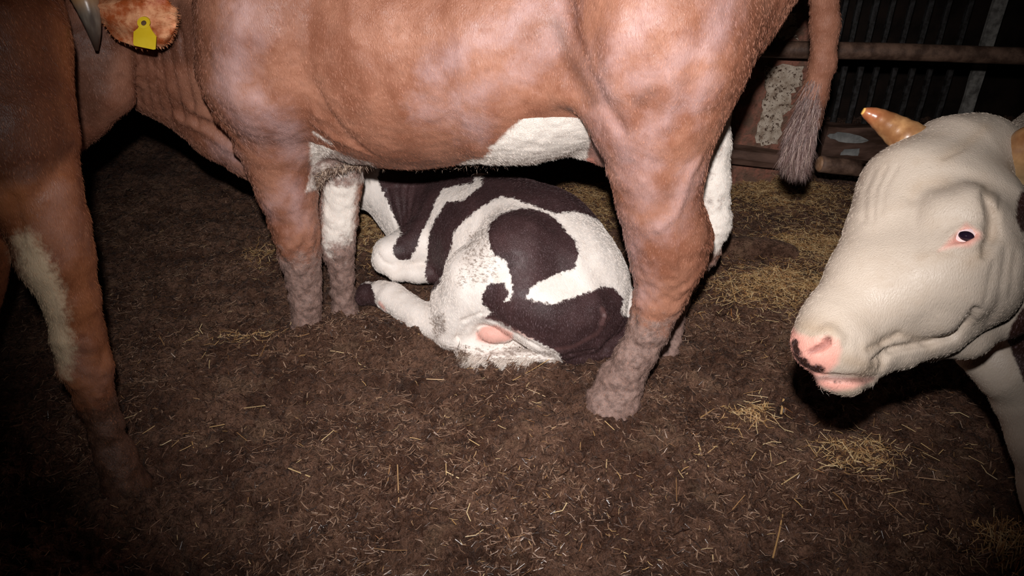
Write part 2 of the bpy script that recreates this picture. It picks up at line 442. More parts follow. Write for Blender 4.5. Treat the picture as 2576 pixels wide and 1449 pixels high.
M['straw'] = straw_mat('golden_straw', [srgb(112, 80, 56), srgb(168, 126, 82), srgb(206, 166, 112), srgb(232, 204, 156), srgb(166, 106, 58)])
M['tailhair'] = straw_mat('grizzled_tail_hair', [srgb(58, 40, 36), srgb(92, 68, 62), srgb(120, 92, 86), srgb(150, 126, 122), srgb(190, 165, 150)], 0.5)
M['muckhair'] = straw_mat('mucky_hair', [srgb(60, 42, 34), srgb(100, 76, 62), srgb(150, 124, 106), srgb(205, 184, 164)], 0.5)
M['fibre'] = straw_mat('dark_dung_fibre', [srgb(44, 28, 22), srgb(76, 52, 40), srgb(108, 78, 60), srgb(134, 104, 84), srgb(170, 140, 118)], 0.3)

# ------------------------------------------------------------------ ground
MOUNDS = []
def mound(px, py, s, h, sy=None):
    g = G(px, py); MOUNDS.append((g[0], g[1], s, sy or s, h))
mound(770, 850, 0.16, 0.03); mound(880, 850, 0.2, 0.03, 0.1); mound(1000, 850, 0.2, 0.035, 0.08)
mound(1540, 1040, 0.14, 0.03); mound(1250, 960, 0.25, 0.02, 0.06); mound(1330, 1080, 0.08, 0.03)
mound(500, 950, 0.3, 0.03); mound(1950, 760, 0.3, 0.03); mound(950, 600, 0.25, 0.03)
mound(1330, 420, 0.5, 0.03, 0.3); mound(1700, 1250, 0.3, 0.025); mound(900, 1200, 0.25, 0.025)
mound(250, 1250, 0.2, 0.03)
HAY = [(1950, 480, 0.30, 0.28), (2060, 630, 0.22, 0.16), (1980, 740, 0.26, 0.15), (945, 570, 0.22, 0.25), (1500, 500, 0.2, 0.3),
       (1890, 1045, 0.06, 0.03), (2150, 1150, 0.10, 0.06), (2530, 1370, 0.09, 0.05), (2400, 620, 0.5, 0.4), (700, 640, 0.15, 0.1), (1780, 450, 0.3, 0.2),
       (620, 860, 0.12, 0.05)]
HAYG = [(G(a, b)[0], G(a, b)[1], s, t) for a, b, s, t in HAY]
HAYW = [1, 1, 1, 0.95, 0.8, 0.75, 0.6, 0.5, 0.9, 0.35, 0.9, 0.3]
def hay(x, y):
    v = 0
    for (gx, gy, s, t), wt in zip(HAYG, HAYW): v = np.maximum(v, wt * np.exp(-((x - gx) / s) ** 2 - ((y - gy) / t) ** 2))
    return v
def ground_z(x, y):
    x = np.asarray(x, float); y = np.asarray(y, float)
    p = np.stack([x, y, np.zeros_like(x)], -1)
    z = 0.05 * fbm(p * 2.2, 3, 5) + 0.035 * fbm(p * 9, 3, 9)
    lump = vnoise(p * 19 + 0.8 * np.stack([vnoise(p * 31, 3), vnoise(p * 31, 4), 0 * x], -1), 21)
    z = z + 0.020 * (np.abs(lump - 0.5) * 2) ** 0.8 - 0.008
    l2 = vnoise(p * 42 + 1.5 * np.stack([vnoise(p * 25, 5), vnoise(p * 25, 6), 0 * x], -1), 41)
    z = z + 0.014 * (1 - (np.abs(l2 - 0.5) * 2)) ** 3 * -1.5 + 0.030 * fbm(p * 40, 2, 31) + 0.018 * fbm(p * 110, 2, 33)
    for gx, gy, sx, sy, h in MOUNDS: z = z + h * np.exp(-((x - gx) / sx) ** 2 - ((y - gy) / sy) ** 2)
    z = z + 0.02 * hay(x, y)
    a = G(300, 1050)[:2]; b = G(480, 1449)[:2]; e = b - a
    t = np.clip(((x - a[0]) * e[0] + (y - a[1]) * e[1]) / (e @ e), -0.3, 1.4)
    dl = (x - a[0] - t * e[0]) * e[1] - (y - a[1] - t * e[1]) * e[0]; dl = dl / np.hypot(*e)
    z = z - 0.022 * np.exp(-(dl / 0.012) ** 2) * (t > -0.25) * (t < 1.35)
    return z
def grid(x0, x1, y0, y1, h):
    xs = np.arange(x0, x1 + h / 2, h); ys = np.arange(y0, y1 + h / 2, h)
    X, Y = np.meshgrid(xs, ys); nx, ny = len(xs), len(ys)
    i = np.arange(nx * ny).reshape(ny, nx)
    q = np.stack([i[:-1, :-1], i[:-1, 1:], i[1:, 1:], i[1:, :-1]], -1).reshape(-1, 4)
    return X.ravel(), Y.ravel(), q
# spacing widens with distance: near rows fine, far rows coarse
ys = [0.55]
while ys[-1] < 6.5: ys.append(ys[-1] + 0.0042 * (1 + max(0, ys[-1] - 1.0) * 0.9))
ys = np.array(ys); xs = [0.0]
while xs[-1] < 4.2: xs.append(xs[-1] + 0.0065 * (1 + max(0, xs[-1] - 1.5) * 1.5))
xs = np.array(xs); xs = np.concatenate([-xs[::-1], xs[1:]])
X, Y = np.meshgrid(xs, ys); idx = np.arange(X.size).reshape(X.shape)
q = np.stack([idx[:-1, :-1], idx[:-1, 1:], idx[1:, 1:], idx[1:, :-1]], -1).reshape(-1, 4)
Z = ground_z(X.ravel(), Y.ravel())
gr = new_mesh('floor', np.stack([X.ravel(), Y.ravel(), Z], -1), q, M['ground'], (0, 0, 0), {'hay': hay(X.ravel(), Y.ravel())})
tag(gr, 'trampled dark brown manure and mud bedding covering the barn floor', None, None, 'structure')

# ------------------------------------------------------------------ back wall, post and rails
M['brick'] = None
def brick_mat():
    m = MB('peeling_brick'); n = m.noise(14, 5, 0.65); n2 = m.noise(45, 4, 0.7)
    c = m.mix(m.ramp(n, 0.4, 0.62), srgb(112, 86, 72), srgb(150, 98, 82))
    c = m.mix(m.ramp(n2, 0.5, 0.75, 0, 0.7), c, srgb(60, 40, 30))
    return m.out(c, 0.8, 0.2, m.bump(n2, 0.7, 0.01))
M['brick'] = brick_mat()
def flake_mat():
    m = MB('old_whitewash'); n = m.noise(26, 5, 0.7); n2 = m.noise(70, 5, 0.7)
    c = m.mix(m.ramp(n, 0.35, 0.7), srgb(205, 188, 170), srgb(140, 118, 100))
    c = m.mix(m.ramp(n2, 0.54, 0.60), c, srgb(70, 48, 36))
    return m.out(c, 0.75, 0.25, m.bump(n2, 0.6, 0.004))
M['wash'] = flake_mat()
M['oldwood'] = plain('grimy_wood', srgb(62, 42, 32), srgb(112, 84, 72), 12, (0.55, 0.8), 0.6, 0.006, 0.3, ((0.25, 1, 1), (0, 0, 0)))
M['rail'] = plain('grimy_rail', srgb(78, 58, 48), srgb(122, 94, 78), 18, (0.45, 0.7), 0.5, 0.004, 0.35)
M['railend'] = plain('cut_wood_end', srgb(150, 112, 84), srgb(178, 138, 108), 40)
M['sheet'] = plain('dark_sheet', srgb(26, 20, 17), srgb(42, 30, 24), 6, (0.5, 0.8), 0.4, 0.004, 0.2)
M['bar'] = plain('dull_steel', srgb(34, 30, 28), srgb(60, 58, 58), 30, (0.4, 0.6), 0.3, 0.002)
M['palebar'] = plain('pale_flaked_paint', srgb(150, 146, 140), srgb(90, 86, 82), 24, (0.5, 0.7), 0.3, 0.003)
M['film'] = plain('clouded_plastic', srgb(120, 120, 118), srgb(170, 168, 164), 10, (0.1, 0.25), 0.2, 0.002, 0.6)

def box(lo, hi, bev=0.0, jit=0.0, seed=0, n=(1, 1, 1)):
    """a box cut into n cells a side so that it can be knocked out of true"""
    V = []; key = {}; Fc = []
    lo = np.array(lo, float); hi = np.array(hi, float)
    def vid(i, j, k):
        t = (i, j, k)
        if t not in key: key[t] = len(V); V.append(lo + (hi - lo) * np.array([i / n[0], j / n[1], k / n[2]]))
        return key[t]
    for i in range(n[0]):
        for j in range(n[1]):
            Fc.append((vid(i, j, 0), vid(i, j + 1, 0), vid(i + 1, j + 1, 0), vid(i + 1, j, 0)))
            Fc.append((vid(i, j, n[2]), vid(i + 1, j, n[2]), vid(i + 1, j + 1, n[2]), vid(i, j + 1, n[2])))
    for i in range(n[0]):
        for k in range(n[2]):
            Fc.append((vid(i, 0, k), vid(i + 1, 0, k), vid(i + 1, 0, k + 1), vid(i, 0, k + 1)))
            Fc.append((vid(i, n[1], k), vid(i, n[1], k + 1), vid(i + 1, n[1], k + 1), vid(i + 1, n[1], k)))
    for j in range(n[1]):
        for k in range(n[2]):
            Fc.append((vid(0, j, k), vid(0, j, k + 1), vid(0, j + 1, k + 1), vid(0, j + 1, k)))
            Fc.append((vid(n[0], j, k), vid(n[0], j + 1, k), vid(n[0], j + 1, k + 1), vid(n[0], j, k + 1)))
    V = np.array(V)
    if jit:
        c = (lo + hi) / 2
        V = V + jit * np.stack([fbm(V * 18 + 3.1, 3, seed + s) * 2 for s in (1, 2, 3)], -1)
    return V, Fc

YW = 3.46
# brick post
x0 = P(1842, 250, YW)[0]; x1 = P(2058, 250, YW)[0]
V, Fc = box((x0, YW, -0.02), (x1, YW + 0.34, 1.9), 0, 0.012, 3, (10, 8, 60))
post = new_mesh('brick_post', V, Fc, M['brick'], ((x0 + x1) / 2, YW, 0), smooth=False)
tag(post, 'square red-brown brick post with flaking whitewash behind the swinging tail', 'post')
def slab(name, pts, y, thick, mat, parent, jag=0.006, seed=0, nsub=5):
    """an irregular flake standing proud of an upright face"""
    W = np.array([P(a, b, y) for a, b in pts]); out = []
    r = np.random.default_rng(seed)
    for a, b in zip(W, np.roll(W, -1, 0)):
        for t in np.arange(nsub) / nsub: out.append(a + (b - a) * t + np.array([1, 0, 0]) * r.normal(0, jag) + np.array([0, 0, 1]) * r.normal(0, jag))
    out = np.array(out); n = len(out)
    Vv = np.concatenate([out, out + [0, thick, 0]]); ff = [tuple(range(n)), tuple(range(2 * n - 1, n - 1, -1))]
    ff += [(i, i + n, (i + 1) % n + n, (i + 1) % n) for i in range(n)]
    return new_mesh(name, Vv, ff, mat, None, None, False, parent)
slab('whitewash_flake', [(1975, 38), (2003, 34), (2008, 70), (2003, 98), (1955, 97), (1962, 75)], YW - 0.008, 0.02, M['wash'], post, seed=1)
slab('whitewash_flake', [(1926, 163), (2020, 166), (2016, 215), (1985, 235), (1995, 270), (1968, 300), (1955, 362), (1898, 360), (1915, 290), (1925, 230)], YW - 0.008, 0.02, M['wash'], post, seed=2)
slab('render_patch', [(1850, 240), (1890, 175), (1920, 180), (1915, 250), (1905, 330), (1850, 350)], YW - 0.004, 0.015, M['brick'], post, seed=3)
slab('render_patch', [(2022, 165), (2045, 170), (2030, 360), (1975, 365), (1985, 290), (2005, 240)], YW - 0.004, 0.015, M['brick'], post, seed=4)
# sill board at the foot of the post
a = P(1826, 385, YW - 0.08); b = P(2010, 408, YW - 0.08)
V, Fc = tube([a, a * 0.5 + b * 0.5, b], [0.062, 0.06, 0.055], 8, True, 0.8)
o = new_mesh('timber_sill', V, Fc, M['oldwood'], smooth=False)
tag(o, 'thick grimy timber lying along the foot of the brick post', 'timber')
# upper rail
def rail(name, pts, r, mat, seg=16, rough=0.05):
    W = spline([P(*p) for p in pts], 24); rr = r * (1 + rough * np.array([vnoise(np.array([i * 0.7, 1.3, 0]), 4) - 0.5 for i in range(24)]))
    V, Fc = tube(W, rr, seg); return new_mesh(name, V, Fc, mat)
o = rail('upper_rail', [(1700, 100, 3.36), (1910, 122, 3.3), (2250, 130, 3.25), (2700, 146, 3.2)], 0.036, M['rail'])
tag(o, 'long round rusty rail running across the back of the pen at upper height', 'rail')
o = rail('lower_rail', [(2062, 412, 3.05), (2200, 428, 3.05), (2420, 455, 3.05), (2700, 490, 3.05)], 0.036, M['rail'])
tag(o, 'lower round pole with a pale cut end above the straw, behind the white cow', 'rail')
p0 = P(2062, 412, 3.05); p1 = P(2200, 428, 3.05); dd = (p0 - p1) / np.linalg.norm(p0 - p1)
V, Fc = tube([p0 - dd * 0.004, p0 + dd * 0.004, p0 + dd * 0.010], [0.034, 0.033, 0.024], 14)
new_mesh('cut_end', V, Fc, M['railend'], parent=o)
# far dark sheet wall and its bars
V, Fc = box((-4.2, 4.6, -0.3), (4.2, 4.7, 2.6), 0, 0, 0, (1, 1, 1))
o = new_mesh('wall_back', V, Fc, M['sheet'], (0, 4.6, 0), smooth=False); tag(o, 'dark sheet wall at the back of the barn', None, None, 'structure')
bars = []
def bar(px, py, y, wpx, mat, label, name='grille_bar', grp=None):
    p = P(px, py, y); hw = wpx * DEP(p) / F / 2
    V, Fc = box((p[0] - hw, y, -0.1), (p[0] + hw, y + 0.02, 2.0), 0, 0.004, int(px), (1, 1, 24))
    o = new_mesh(name, V, Fc, mat, (p[0], y, 0), smooth=False); tag(o, label, 'bar', grp); return o
ORD = ['nearest the brick post', 'second from the brick post', 'third from the brick post', 'fourth from the brick post', 'fourth from the wide pale bar', 'third from the wide pale bar', 'second from the wide pale bar', 'next to the wide pale bar']
for k, px in enumerate([2130, 2165, 2208, 2250, 2298, 2345, 2392, 2446]):
    bar(px, 0, 3.85, 11 + (k % 3), M['bar'], 'thin dull grey upright grille bar, ' + ORD[k], grp='thin upright bars of the dark grille')
bar(2520, 0, 3.86, 34, M['palebar'], 'wide pale flaking upright bar behind the white cow', 'wide_bar')
# dim rubbish beyond the lower rail
V, Fc = box((0.0, 3.75, -0.1), (3.4, 3.83, 0.20), 0, 0.02, 9, (30, 1, 5))
V = V + [P(2075, 350, 3.75)[0], 0, 0]
o = new_mesh('kick_board', V, Fc, M['oldwood'], smooth=False); tag(o, 'low dark rust-stained board at the foot of the grille', 'board')
for k, (pts, y, lb) in enumerate([([(2125, 378), (2165, 372), (2160, 390), (2115, 390)], 3.735, 'small pale square scrap of clouded plastic above the lower pole'),
                           ([(2080, 345), (2110, 330), (2190, 350), (2170, 362), (2110, 358)], 3.735, 'crumpled long sheet of grey plastic behind the pole')]):
    o = slab('plastic_scrap', pts, y, 0.004, M['film'], None, 0.004, 20 + k, 3); tag(o, lb, 'scrap')

# ------------------------------------------------------------------ hair
def strands(name, roots, dirs, lens, width, mat, parent, sag=0.0, attrs=None, seed=0):
    """tapering two-piece hairs, one mesh"""
    r = np.random.default_rng(seed); n = len(roots)
    d = dirs / (np.linalg.norm(dirs, axis=1)[:, None] + 1e-9)
    side = np.cross(d, r.normal(size=(n, 3))); side /= np.linalg.norm(side, axis=1)[:, None] + 1e-9
    L = lens[:, None]; mid = roots + d * L * 0.55; d2 = d + np.array([0, 0, -sag]) + r.normal(0, 0.25, (n, 3)); d2 /= np.linalg.norm(d2, axis=1)[:, None]
    tip = mid + d2 * L * 0.5
    W = np.asarray(width).reshape(-1, 1) * np.ones((n, 1))
    pos = np.stack([roots - side * W, roots + side * W, mid + side * W * 0.7, mid - side * W * 0.7, tip], 1).reshape(-1, 3)
    b = (np.arange(n) * 5)[:, None]
    tri = np.concatenate([b + [[0, 1, 2]], b + [[0, 2, 3]], b + [[3, 2, 4]]])
    at = {k: np.repeat(v, 5) for k, v in (attrs or {}).items()}; at['rnd'] = np.repeat(r.random(n), 5)
    o = new_mesh(name, pos, tri, mat, None, at, False, parent); o['kind'] = 'stuff'; return o
def fur(body, pos, quads, nrm, n, attrs, mat, length=0.012, width=0.0006, flow=(0.25, 0, -1), lift=0.35, seed=0, ymax=9, keep=None):
    r = np.random.default_rng(seed)
    f = quads[r.integers(0, len(quads), n)]
    if keep is not None: f = f[keep(pos[f[:, 0]])]
    front = (nrm[f[:, 0]] * (pos[f[:, 0]] - np.array([0, 0, H]))).sum(1) < 0.35 * np.linalg.norm(pos[f[:, 0]] - np.array([0, 0, H]), axis=1)
    f = f[front & (pos[f[:, 0], 1] < ymax)]; n = len(f)
    a, b = r.random(n)[:, None], r.random(n)[:, None]
    root = (pos[f[:, 0]] * (1 - a) + pos[f[:, 1]] * a) * (1 - b) + (pos[f[:, 3]] * (1 - a) + pos[f[:, 2]] * a) * b
    nn = nrm[f[:, 0]]
    fl = np.array(flow) + 0.7 * np.stack([fbm(root * 3, 2, 50), fbm(root * 3, 2, 51), fbm(root * 3, 2, 52)], -1) * 2 + r.normal(0, 0.18, (n, 3))
    fl = fl - nn * (fl * nn).sum(1)[:, None]; fl /= np.linalg.norm(fl, axis=1)[:, None] + 1e-9
    at = {k: v[f[:, 0]] for k, v in attrs.items()}
    return strands('coat_hair', root - nn * 0.0008, fl + nn * lift, length * r.uniform(0.6, 1.3, n), width, mat, body, 0.2, at, seed)

def lumps(pos, nrm, amt, freq, seed): return pos + nrm * (amt * fbm(pos * freq, 3, seed) * 2)[:, None]

# ================================================================== the standing brown cow over the calf
f = Field((-1.42, 1.46, -0.14), (1.12, 2.72, 1.55), 0.0085)
K = 0.05
# trunk
f.cone((-0.55, 2.28, 0.94), (-0.30, 2.20, 0.955), 0.35, 0.355, 0.06)
f.cone((-0.30, 2.20, 0.955), (0.02, 2.13, 0.985), 0.355, 0.345, 0.06)
f.cone((0.02, 2.13, 0.985), (0.22, 2.07, 1.02), 0.345, 0.305, 0.06)
f.cone((0.22, 2.07, 1.02), (0.42, 1.99, 1.12), 0.305, 0.25, 0.06)
f.cone((0.42, 1.99, 1.12), (0.52, 1.96, 1.24), 0.25, 0.22, 0.06)
f.cone((-0.62, 2.30, 1.12), (-0.2, 2.2, 1.18), 0.20, 0.20, 0.08)
# shoulder
f.chain([(700, -120, 2.09, 190), (696, 60, 2.07, 188), (684, 180, 2.07, 174)], 0.03)
f.chain([(690, 190, 2.09, 172), (694, 330, 2.11, 98), (698, 400, 2.12, 80)], 0.045)
# near fore leg
f.chain([(698, 400, 2.12, 80), (722, 480, 2.13, 72), (744, 570, 2.135, 57), (754, 640, 2.14, 50), (763, 700, 2.14, 41), (770, 760, 2.14, 37), (772, 810, 2.14, 36), (768, 850, 2.13, 44)], 0.02)
f.pell(722, 600, 2.09, 22, 40, 0.03, 0.03)
# far fore leg
f.chain([(850, 360, 2.29, 60), (860, 450, 2.29, 51), (852, 550, 2.29, 46), (848, 620, 2.285, 43), (859, 680, 2.28, 31), (862, 740, 2.275, 28), (868, 790, 2.27, 33), (872, 830, 2.26, 38)], 0.018)
# brisket between the fore legs
f.chain([(795, 335, 2.17, 62), (835, 385, 2.19, 46), (900, 405, 2.2, 17)], 0.03)
f.chain([(800, 400, 2.17, 30), (800, 445, 2.18, 20)], 0.02)
f.chain([(820, 340, 2.08, 26), (880, 385, 2.08, 16), (950, 405, 2.1, 10)], 0.025)
# neck and head
f.chain([(660, 120, 2.42, 225), (560, 110, 2.44, 205), (440, 85, 2.45, 180), (330, 40, 2.44, 160)], 0.05)
f.chain([(650, 350, 2.34, 104), (570, 300, 2.38, 98), (480, 225, 2.40, 95), (390, 195, 2.40, 92)], 0.05)
f.chain([(240, 30, 2.24, 115), (222, 150, 2.20, 112), (160, 250, 2.17, 92), (80, 340, 2.14, 72), (30, 400, 2.12, 64)], 0.014)
f.chain([(272, 150, 2.17, 62), (266, 225, 2.16, 66), (215, 290, 2.15, 56), (168, 355, 2.14, 40)], 0.02)
f.chain([(165, 120, 2.10, 34), (175, 90, 2.11, 28)], 0.025)
# crease behind the jaw, fold lines of the neck
for i, (a, b, c, d_) in enumerate([(348, 150, 352, 265), (375, 160, 392, 290), (398, 170, 425, 300), (430, 170, 462, 300), (460, 210, 500, 330), (505, 150, 540, 250), (420, 60, 440, 150), (480, 90, 500, 190)]):
    f.chain([(a, b, 2.075 + 0.0 * i, 4), ((a + c) / 2 - 3, (b + d_) / 2, 2.06, 7), (c, d_, 2.09, 3)], 0.02, True) if False else None
# thigh and near hind leg
f.chain([(1665, -80, 1.86, 250), (1665, 60, 1.83, 232), (1662, 150, 1.80, 204), (1656, 280, 1.775, 160)], 0.05)
f.chain([(1656, 280, 1.775, 160), (1652, 400, 1.765, 124), (1656, 500, 1.76, 103), (1678, 590, 1.76, 101), (1680, 650, 1.76, 92), (1662, 740, 1.75, 64), (1632, 830, 1.74, 50), (1594, 900, 1.73, 47), (1562, 960, 1.73, 56), (1545, 1010, 1.72, 60), (1535, 1040, 1.70, 60)], 0.02)
f.chain([(1745, 540, 1.79, 30), (1765, 600, 1.79, 26), (1745, 650, 1.78, 25)], 0.03)
f.chain([(1580, 985, 1.70, 28), (1588, 1012, 1.69, 24)], 0.015)
f.chain([(1500, 1000, 1.70, 26), (1505, 1030, 1.69, 30)], 0.02)
# fold of skin from the flank to the thigh
f.chain([(1200, 350, 1.93, 34), (1290, 285, 1.87, 32), (1360, 237, 1.82, 28), (1430, 225, 1.78, 30), (1500, 270, 1.76, 34), (1545, 360, 1.74, 34)], 0.035)
# groove in front of the thigh, and the bulk of the stifle
f.chain([(1405, 60, 1.66, 18), (1440, 150, 1.66, 16), (1500, 230, 1.64, 10)], 0.05, True)
f.chain([(1560, 160, 1.76, 80), (1590, 300, 1.73, 70)], 0.06)
# udder, far thigh and far hind leg
f.chain([(1380, 300, 2.10, 68), (1460, 300, 2.08, 80), (1540, 340, 2.04, 80)], 0.04)
f.chain([(1750, 100, 2.14, 120), (1770, 260, 2.14, 66), (1790, 360, 2.13, 46), (1795, 460, 2.12, 40), (1796, 560, 2.11, 41), (1772, 630, 2.10, 36), (1732, 700, 2.10, 24), (1702, 800, 2.09, 20), (1690, 850, 2.06, 24), (1680, 885, 2.03, 30)], 0.02)
f.chain([(1545, 425, 1.93, 14), (1545, 466, 1.93, 9)], 0.01)
# tail
TAIL = [(1780, -360, 2.05, 60), (1900, -380, 2.08, 40), (2030, -280, 2.16, 36), (2068, -80, 2.22, 35), (2076, 60, 2.24, 34), (2070, 160, 2.24, 30), (2048, 240, 2.24, 31), (2030, 300, 2.24, 34), (2012, 360, 2.24, 26)]
f.chain(TAIL, 0.02)
carve(f, [([(c0, c1), ((c0 + c2) / 2 - 3, (c1 + c3) / 2), (c2, c3)], [1.5, 4, 1.5], -0.001, 0.010, False) for c0, c1, c2, c3 in [(352, 150, 360, 262), (370, 140, 388, 280), (392, 140, 415, 290), (418, 150, 448, 280), (450, 160, 485, 280), (482, 150, 520, 270)]])
carve(f, [([(785, 200), (830, 290), (880, 350), (950, 398)], [2, 5, 5, 2], 0.0, 0.016, False), ([(768, 215), (800, 290), (840, 345), (900, 385)], [3, 7, 6, 3], 0.004, 0.014, True)])
pos, quads = f.mesh(2)
nrm = normals(pos, quads)
# veins, ribs and folds as low relief; caked muck on the lower legs
def dir_ridge(pos, pts, y, wpx, amp):
    W = np.array([P(a, b, y) for a, b in pts]); d = np.full(len(pos), 9.0)
    n = W.mean(0) - [0, 0, H]; n /= np.linalg.norm(n)
    for a, b in zip(W[:-1], W[1:]):
        e = b - a; e = e - n * (e @ n); q = pos - a; q = q - (q @ n)[:, None] * n
        t = np.clip((q @ e) / (e @ e), 0, 1); d = np.minimum(d, np.linalg.norm(q - t[:, None] * e, axis=1))
    wm = wpx * DEP(W[0]) / F
    return amp * np.exp(-(d / wm) ** 2)
fr = (nrm[:, 1] < 0.2)
for pts, y, wpx, amp in [([(1655, 575), (1700, 540), (1735, 440), (1760, 400)], 1.66, 9, 0.006), ([(1660, 585), (1690, 620), (1700, 690)], 1.66, 12, 0.004),
                         ([(745, 130), (790, 250), (820, 320)], 1.9, 16, -0.005),
                         ([(790, 310), (845, 350), (940, 392)], 2.0, 5, 0.005),
                         ([(1420, -40), (1430, 60), (1470, 180), (1560, 330)], 1.7, 20, -0.010), ([(1540, 100), (1640, 60), (1760, 40)], 1.65, 40, 0.006),
                         ([(1780, 60), (1740, 200), (1700, 330)], 1.65, 26, -0.006), ([(1560, 30), (1530, 130), (1550, 220)], 1.65, 30, 0.008),
                         ([(880, -20), (890, 120), (930, 260)], 1.85, 26, 0.003), ([(960, -20), (975, 120), (1010, 280)], 1.85, 26, 0.003), ([(1050, -20), (1070, 120), (1090, 280)], 1.85, 26, 0.003), ([(1140, -20), (1160, 120), (1170, 280)], 1.85, 26, 0.003),
                         ([(600, 60), (560, 140), (600, 260)], 1.9, 24, 0.006), ([(640, 120), (660, 240)], 1.9, 20, -0.006),
                         ([(690, 560), (750, 610), (760, 680)], 2.1, 12, 0.004)]:
    pos = pos + nrm * (dir_ridge(pos, pts, y, wpx, amp) * fr * (pos[:, 1] < 2.2))[:, None]
neckzone = (pos[:, 0] < -0.72) & (pos[:, 1] > 2.0)
for k, (a, b, c, d_) in enumerate([(346, 170, 352, 262), (362, 150, 380, 280), (380, 140, 405, 290), (400, 130, 430, 290), (425, 120, 465, 310), (455, 110, 500, 320), (490, 100, 530, 290), (520, 60, 560, 260), (410, 40, 420, 120), (440, 10, 460, 110), (480, 0, 500, 90)]):
    pos = pos + nrm * (dir_ridge(pos, [(a, b), ((a + c) / 2 - 4, (b + d_) / 2), (c, d_)], 2.1, 5.5, -0.007) * neckzone)[:, None]
for pts in [[(440, 290), (520, 330), (590, 380)], [(480, 270), (560, 300), (610, 350)]]:
    pos = pos + nrm * (dir_ridge(pos, pts, 2.1, 12, 0.012) * neckzone)[:, None]
low = 1 - sstep(0.22, 0.62, pos[:, 2])
pos = lumps(pos, nrm, 0.0035 + 0.009 * low, 42, 3); nrm = normals(pos, quads)
pos = lumps(pos, nrm, 0.002 + 0.004 * low, 95, 8); nrm = normals(pos, quads)
ct = Coat(pos, quads)
far = (1.0,)
white = union(
    ct.poly([(776, 325), (800, 338), (815, 357), (838, 368), (862, 392), (930, 408), (935, 475), (772, 482)], 2.15, 2.0, 9),
    ct.poly([(1150, 420), (1180, 402), (1215, 398), (1255, 352), (1290, 318), (1330, 283), (1370, 259), (1420, 250), (1458, 258), (1488, 285), (1512, 330), (1532, 400), (1532, 450), (1400, 470), (1200, 450)], 2.0, 1.80, 9),
    ct.poly([(1700, 270), (1900, 250), (1860, 480), (1870, 600), (1800, 640), (1700, 560)], 2.1, 2.0, 9) * 0.25,
    ct.poly([(795, 400), (885, 400), (880, 700), (900, 820), (850, 830), (840, 700), (795, 640)], 2.25, 2.205, 9) * 0.4,
    ct.stroke([(1235, 372), (1290, 352), (1335, 335)], 1.95, 5),
    ct.stroke([(790, 335), (830, 360)], 2.0, 3))
sheen = union(  # strokes of painted flash sheen; one also traces the scar on the hind leg
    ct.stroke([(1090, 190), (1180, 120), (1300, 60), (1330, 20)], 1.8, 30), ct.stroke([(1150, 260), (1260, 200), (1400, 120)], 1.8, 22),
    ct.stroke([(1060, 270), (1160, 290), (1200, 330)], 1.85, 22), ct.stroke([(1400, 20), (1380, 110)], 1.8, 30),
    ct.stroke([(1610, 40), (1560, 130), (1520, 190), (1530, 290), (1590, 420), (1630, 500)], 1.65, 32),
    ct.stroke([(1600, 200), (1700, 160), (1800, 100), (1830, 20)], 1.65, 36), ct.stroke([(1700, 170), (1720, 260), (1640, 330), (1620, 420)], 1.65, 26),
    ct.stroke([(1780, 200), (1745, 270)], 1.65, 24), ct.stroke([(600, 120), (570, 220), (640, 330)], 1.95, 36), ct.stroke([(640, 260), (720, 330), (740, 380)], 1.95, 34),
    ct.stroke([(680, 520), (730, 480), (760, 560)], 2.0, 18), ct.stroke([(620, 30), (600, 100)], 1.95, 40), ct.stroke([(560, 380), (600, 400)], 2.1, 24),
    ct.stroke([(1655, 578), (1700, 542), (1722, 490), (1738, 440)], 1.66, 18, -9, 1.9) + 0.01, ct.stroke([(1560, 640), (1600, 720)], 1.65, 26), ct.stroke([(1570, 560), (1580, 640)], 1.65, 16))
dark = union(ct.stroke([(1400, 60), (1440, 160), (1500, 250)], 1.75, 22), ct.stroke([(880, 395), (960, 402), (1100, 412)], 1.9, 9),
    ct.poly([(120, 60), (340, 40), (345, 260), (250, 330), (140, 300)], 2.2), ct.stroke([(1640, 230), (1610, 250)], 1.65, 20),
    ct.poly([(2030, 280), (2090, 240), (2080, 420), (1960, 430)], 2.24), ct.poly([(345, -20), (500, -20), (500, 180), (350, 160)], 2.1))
pink = ct.stroke([(1545, 440), (1545, 470)], 1.93, 12, 1.86, 9)
z = pos[:, 2]
mud = np.clip(1.15 * (1 - sstep(0.10, 0.52, z)) - 0.12 * (pos[:, 1] > 2.2), 0, 1) * 0.95
mud = np.maximum(mud, 0.36 * (pos[:, 1] > 2.0) * (z < 0.72) * (pos[:, 0] > 0.3))
mud = np.maximum(mud, 0.62 * sstep(-0.02, 0.012, ct.poly([(850, 365), (930, 400), (930, 480), (770, 490), (778, 415)], 2.15, 2.0, 9)))
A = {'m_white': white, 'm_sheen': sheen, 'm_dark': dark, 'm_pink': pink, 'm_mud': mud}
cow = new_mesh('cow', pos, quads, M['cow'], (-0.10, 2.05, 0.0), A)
tag(cow, 'big reddish-brown cow standing over the calf, wearing the yellow ear tag', 'cow')
fur(cow, pos, quads, nrm, 170000, A, M['cow'], 0.012, 0.00045, (0.30, 0, -1.0), 0.30, 3)

def horn(name, pts, mat, parent, ridge=0.02, seg=20, n=40):
    q = spline([(*P(a, b, y), R(P(a, b, y), r)) for a, b, y, r in pts], n)
    rr = q[:, 3] * (1 + ridge * np.sin(np.arange(n) * 1.7) * np.linspace(1, 0.2, n))
    V, Fc = tube(q[:, :3], rr, seg)
    return new_mesh(name, V, Fc, mat, None, {'tip': np.repeat(np.linspace(0, 1, n), seg)}, True, parent)
h1 = horn('horn', [(150, -120, 2.10, 42), (192, -50, 2.06, 38), (218, 10, 2.03, 30), (236, 76, 2.02, 17), (243, 127, 2.02, 4)], M['horn_grey'], cow)
h1['label'] = 'grey pointed horn curving down beside the tagged ear'
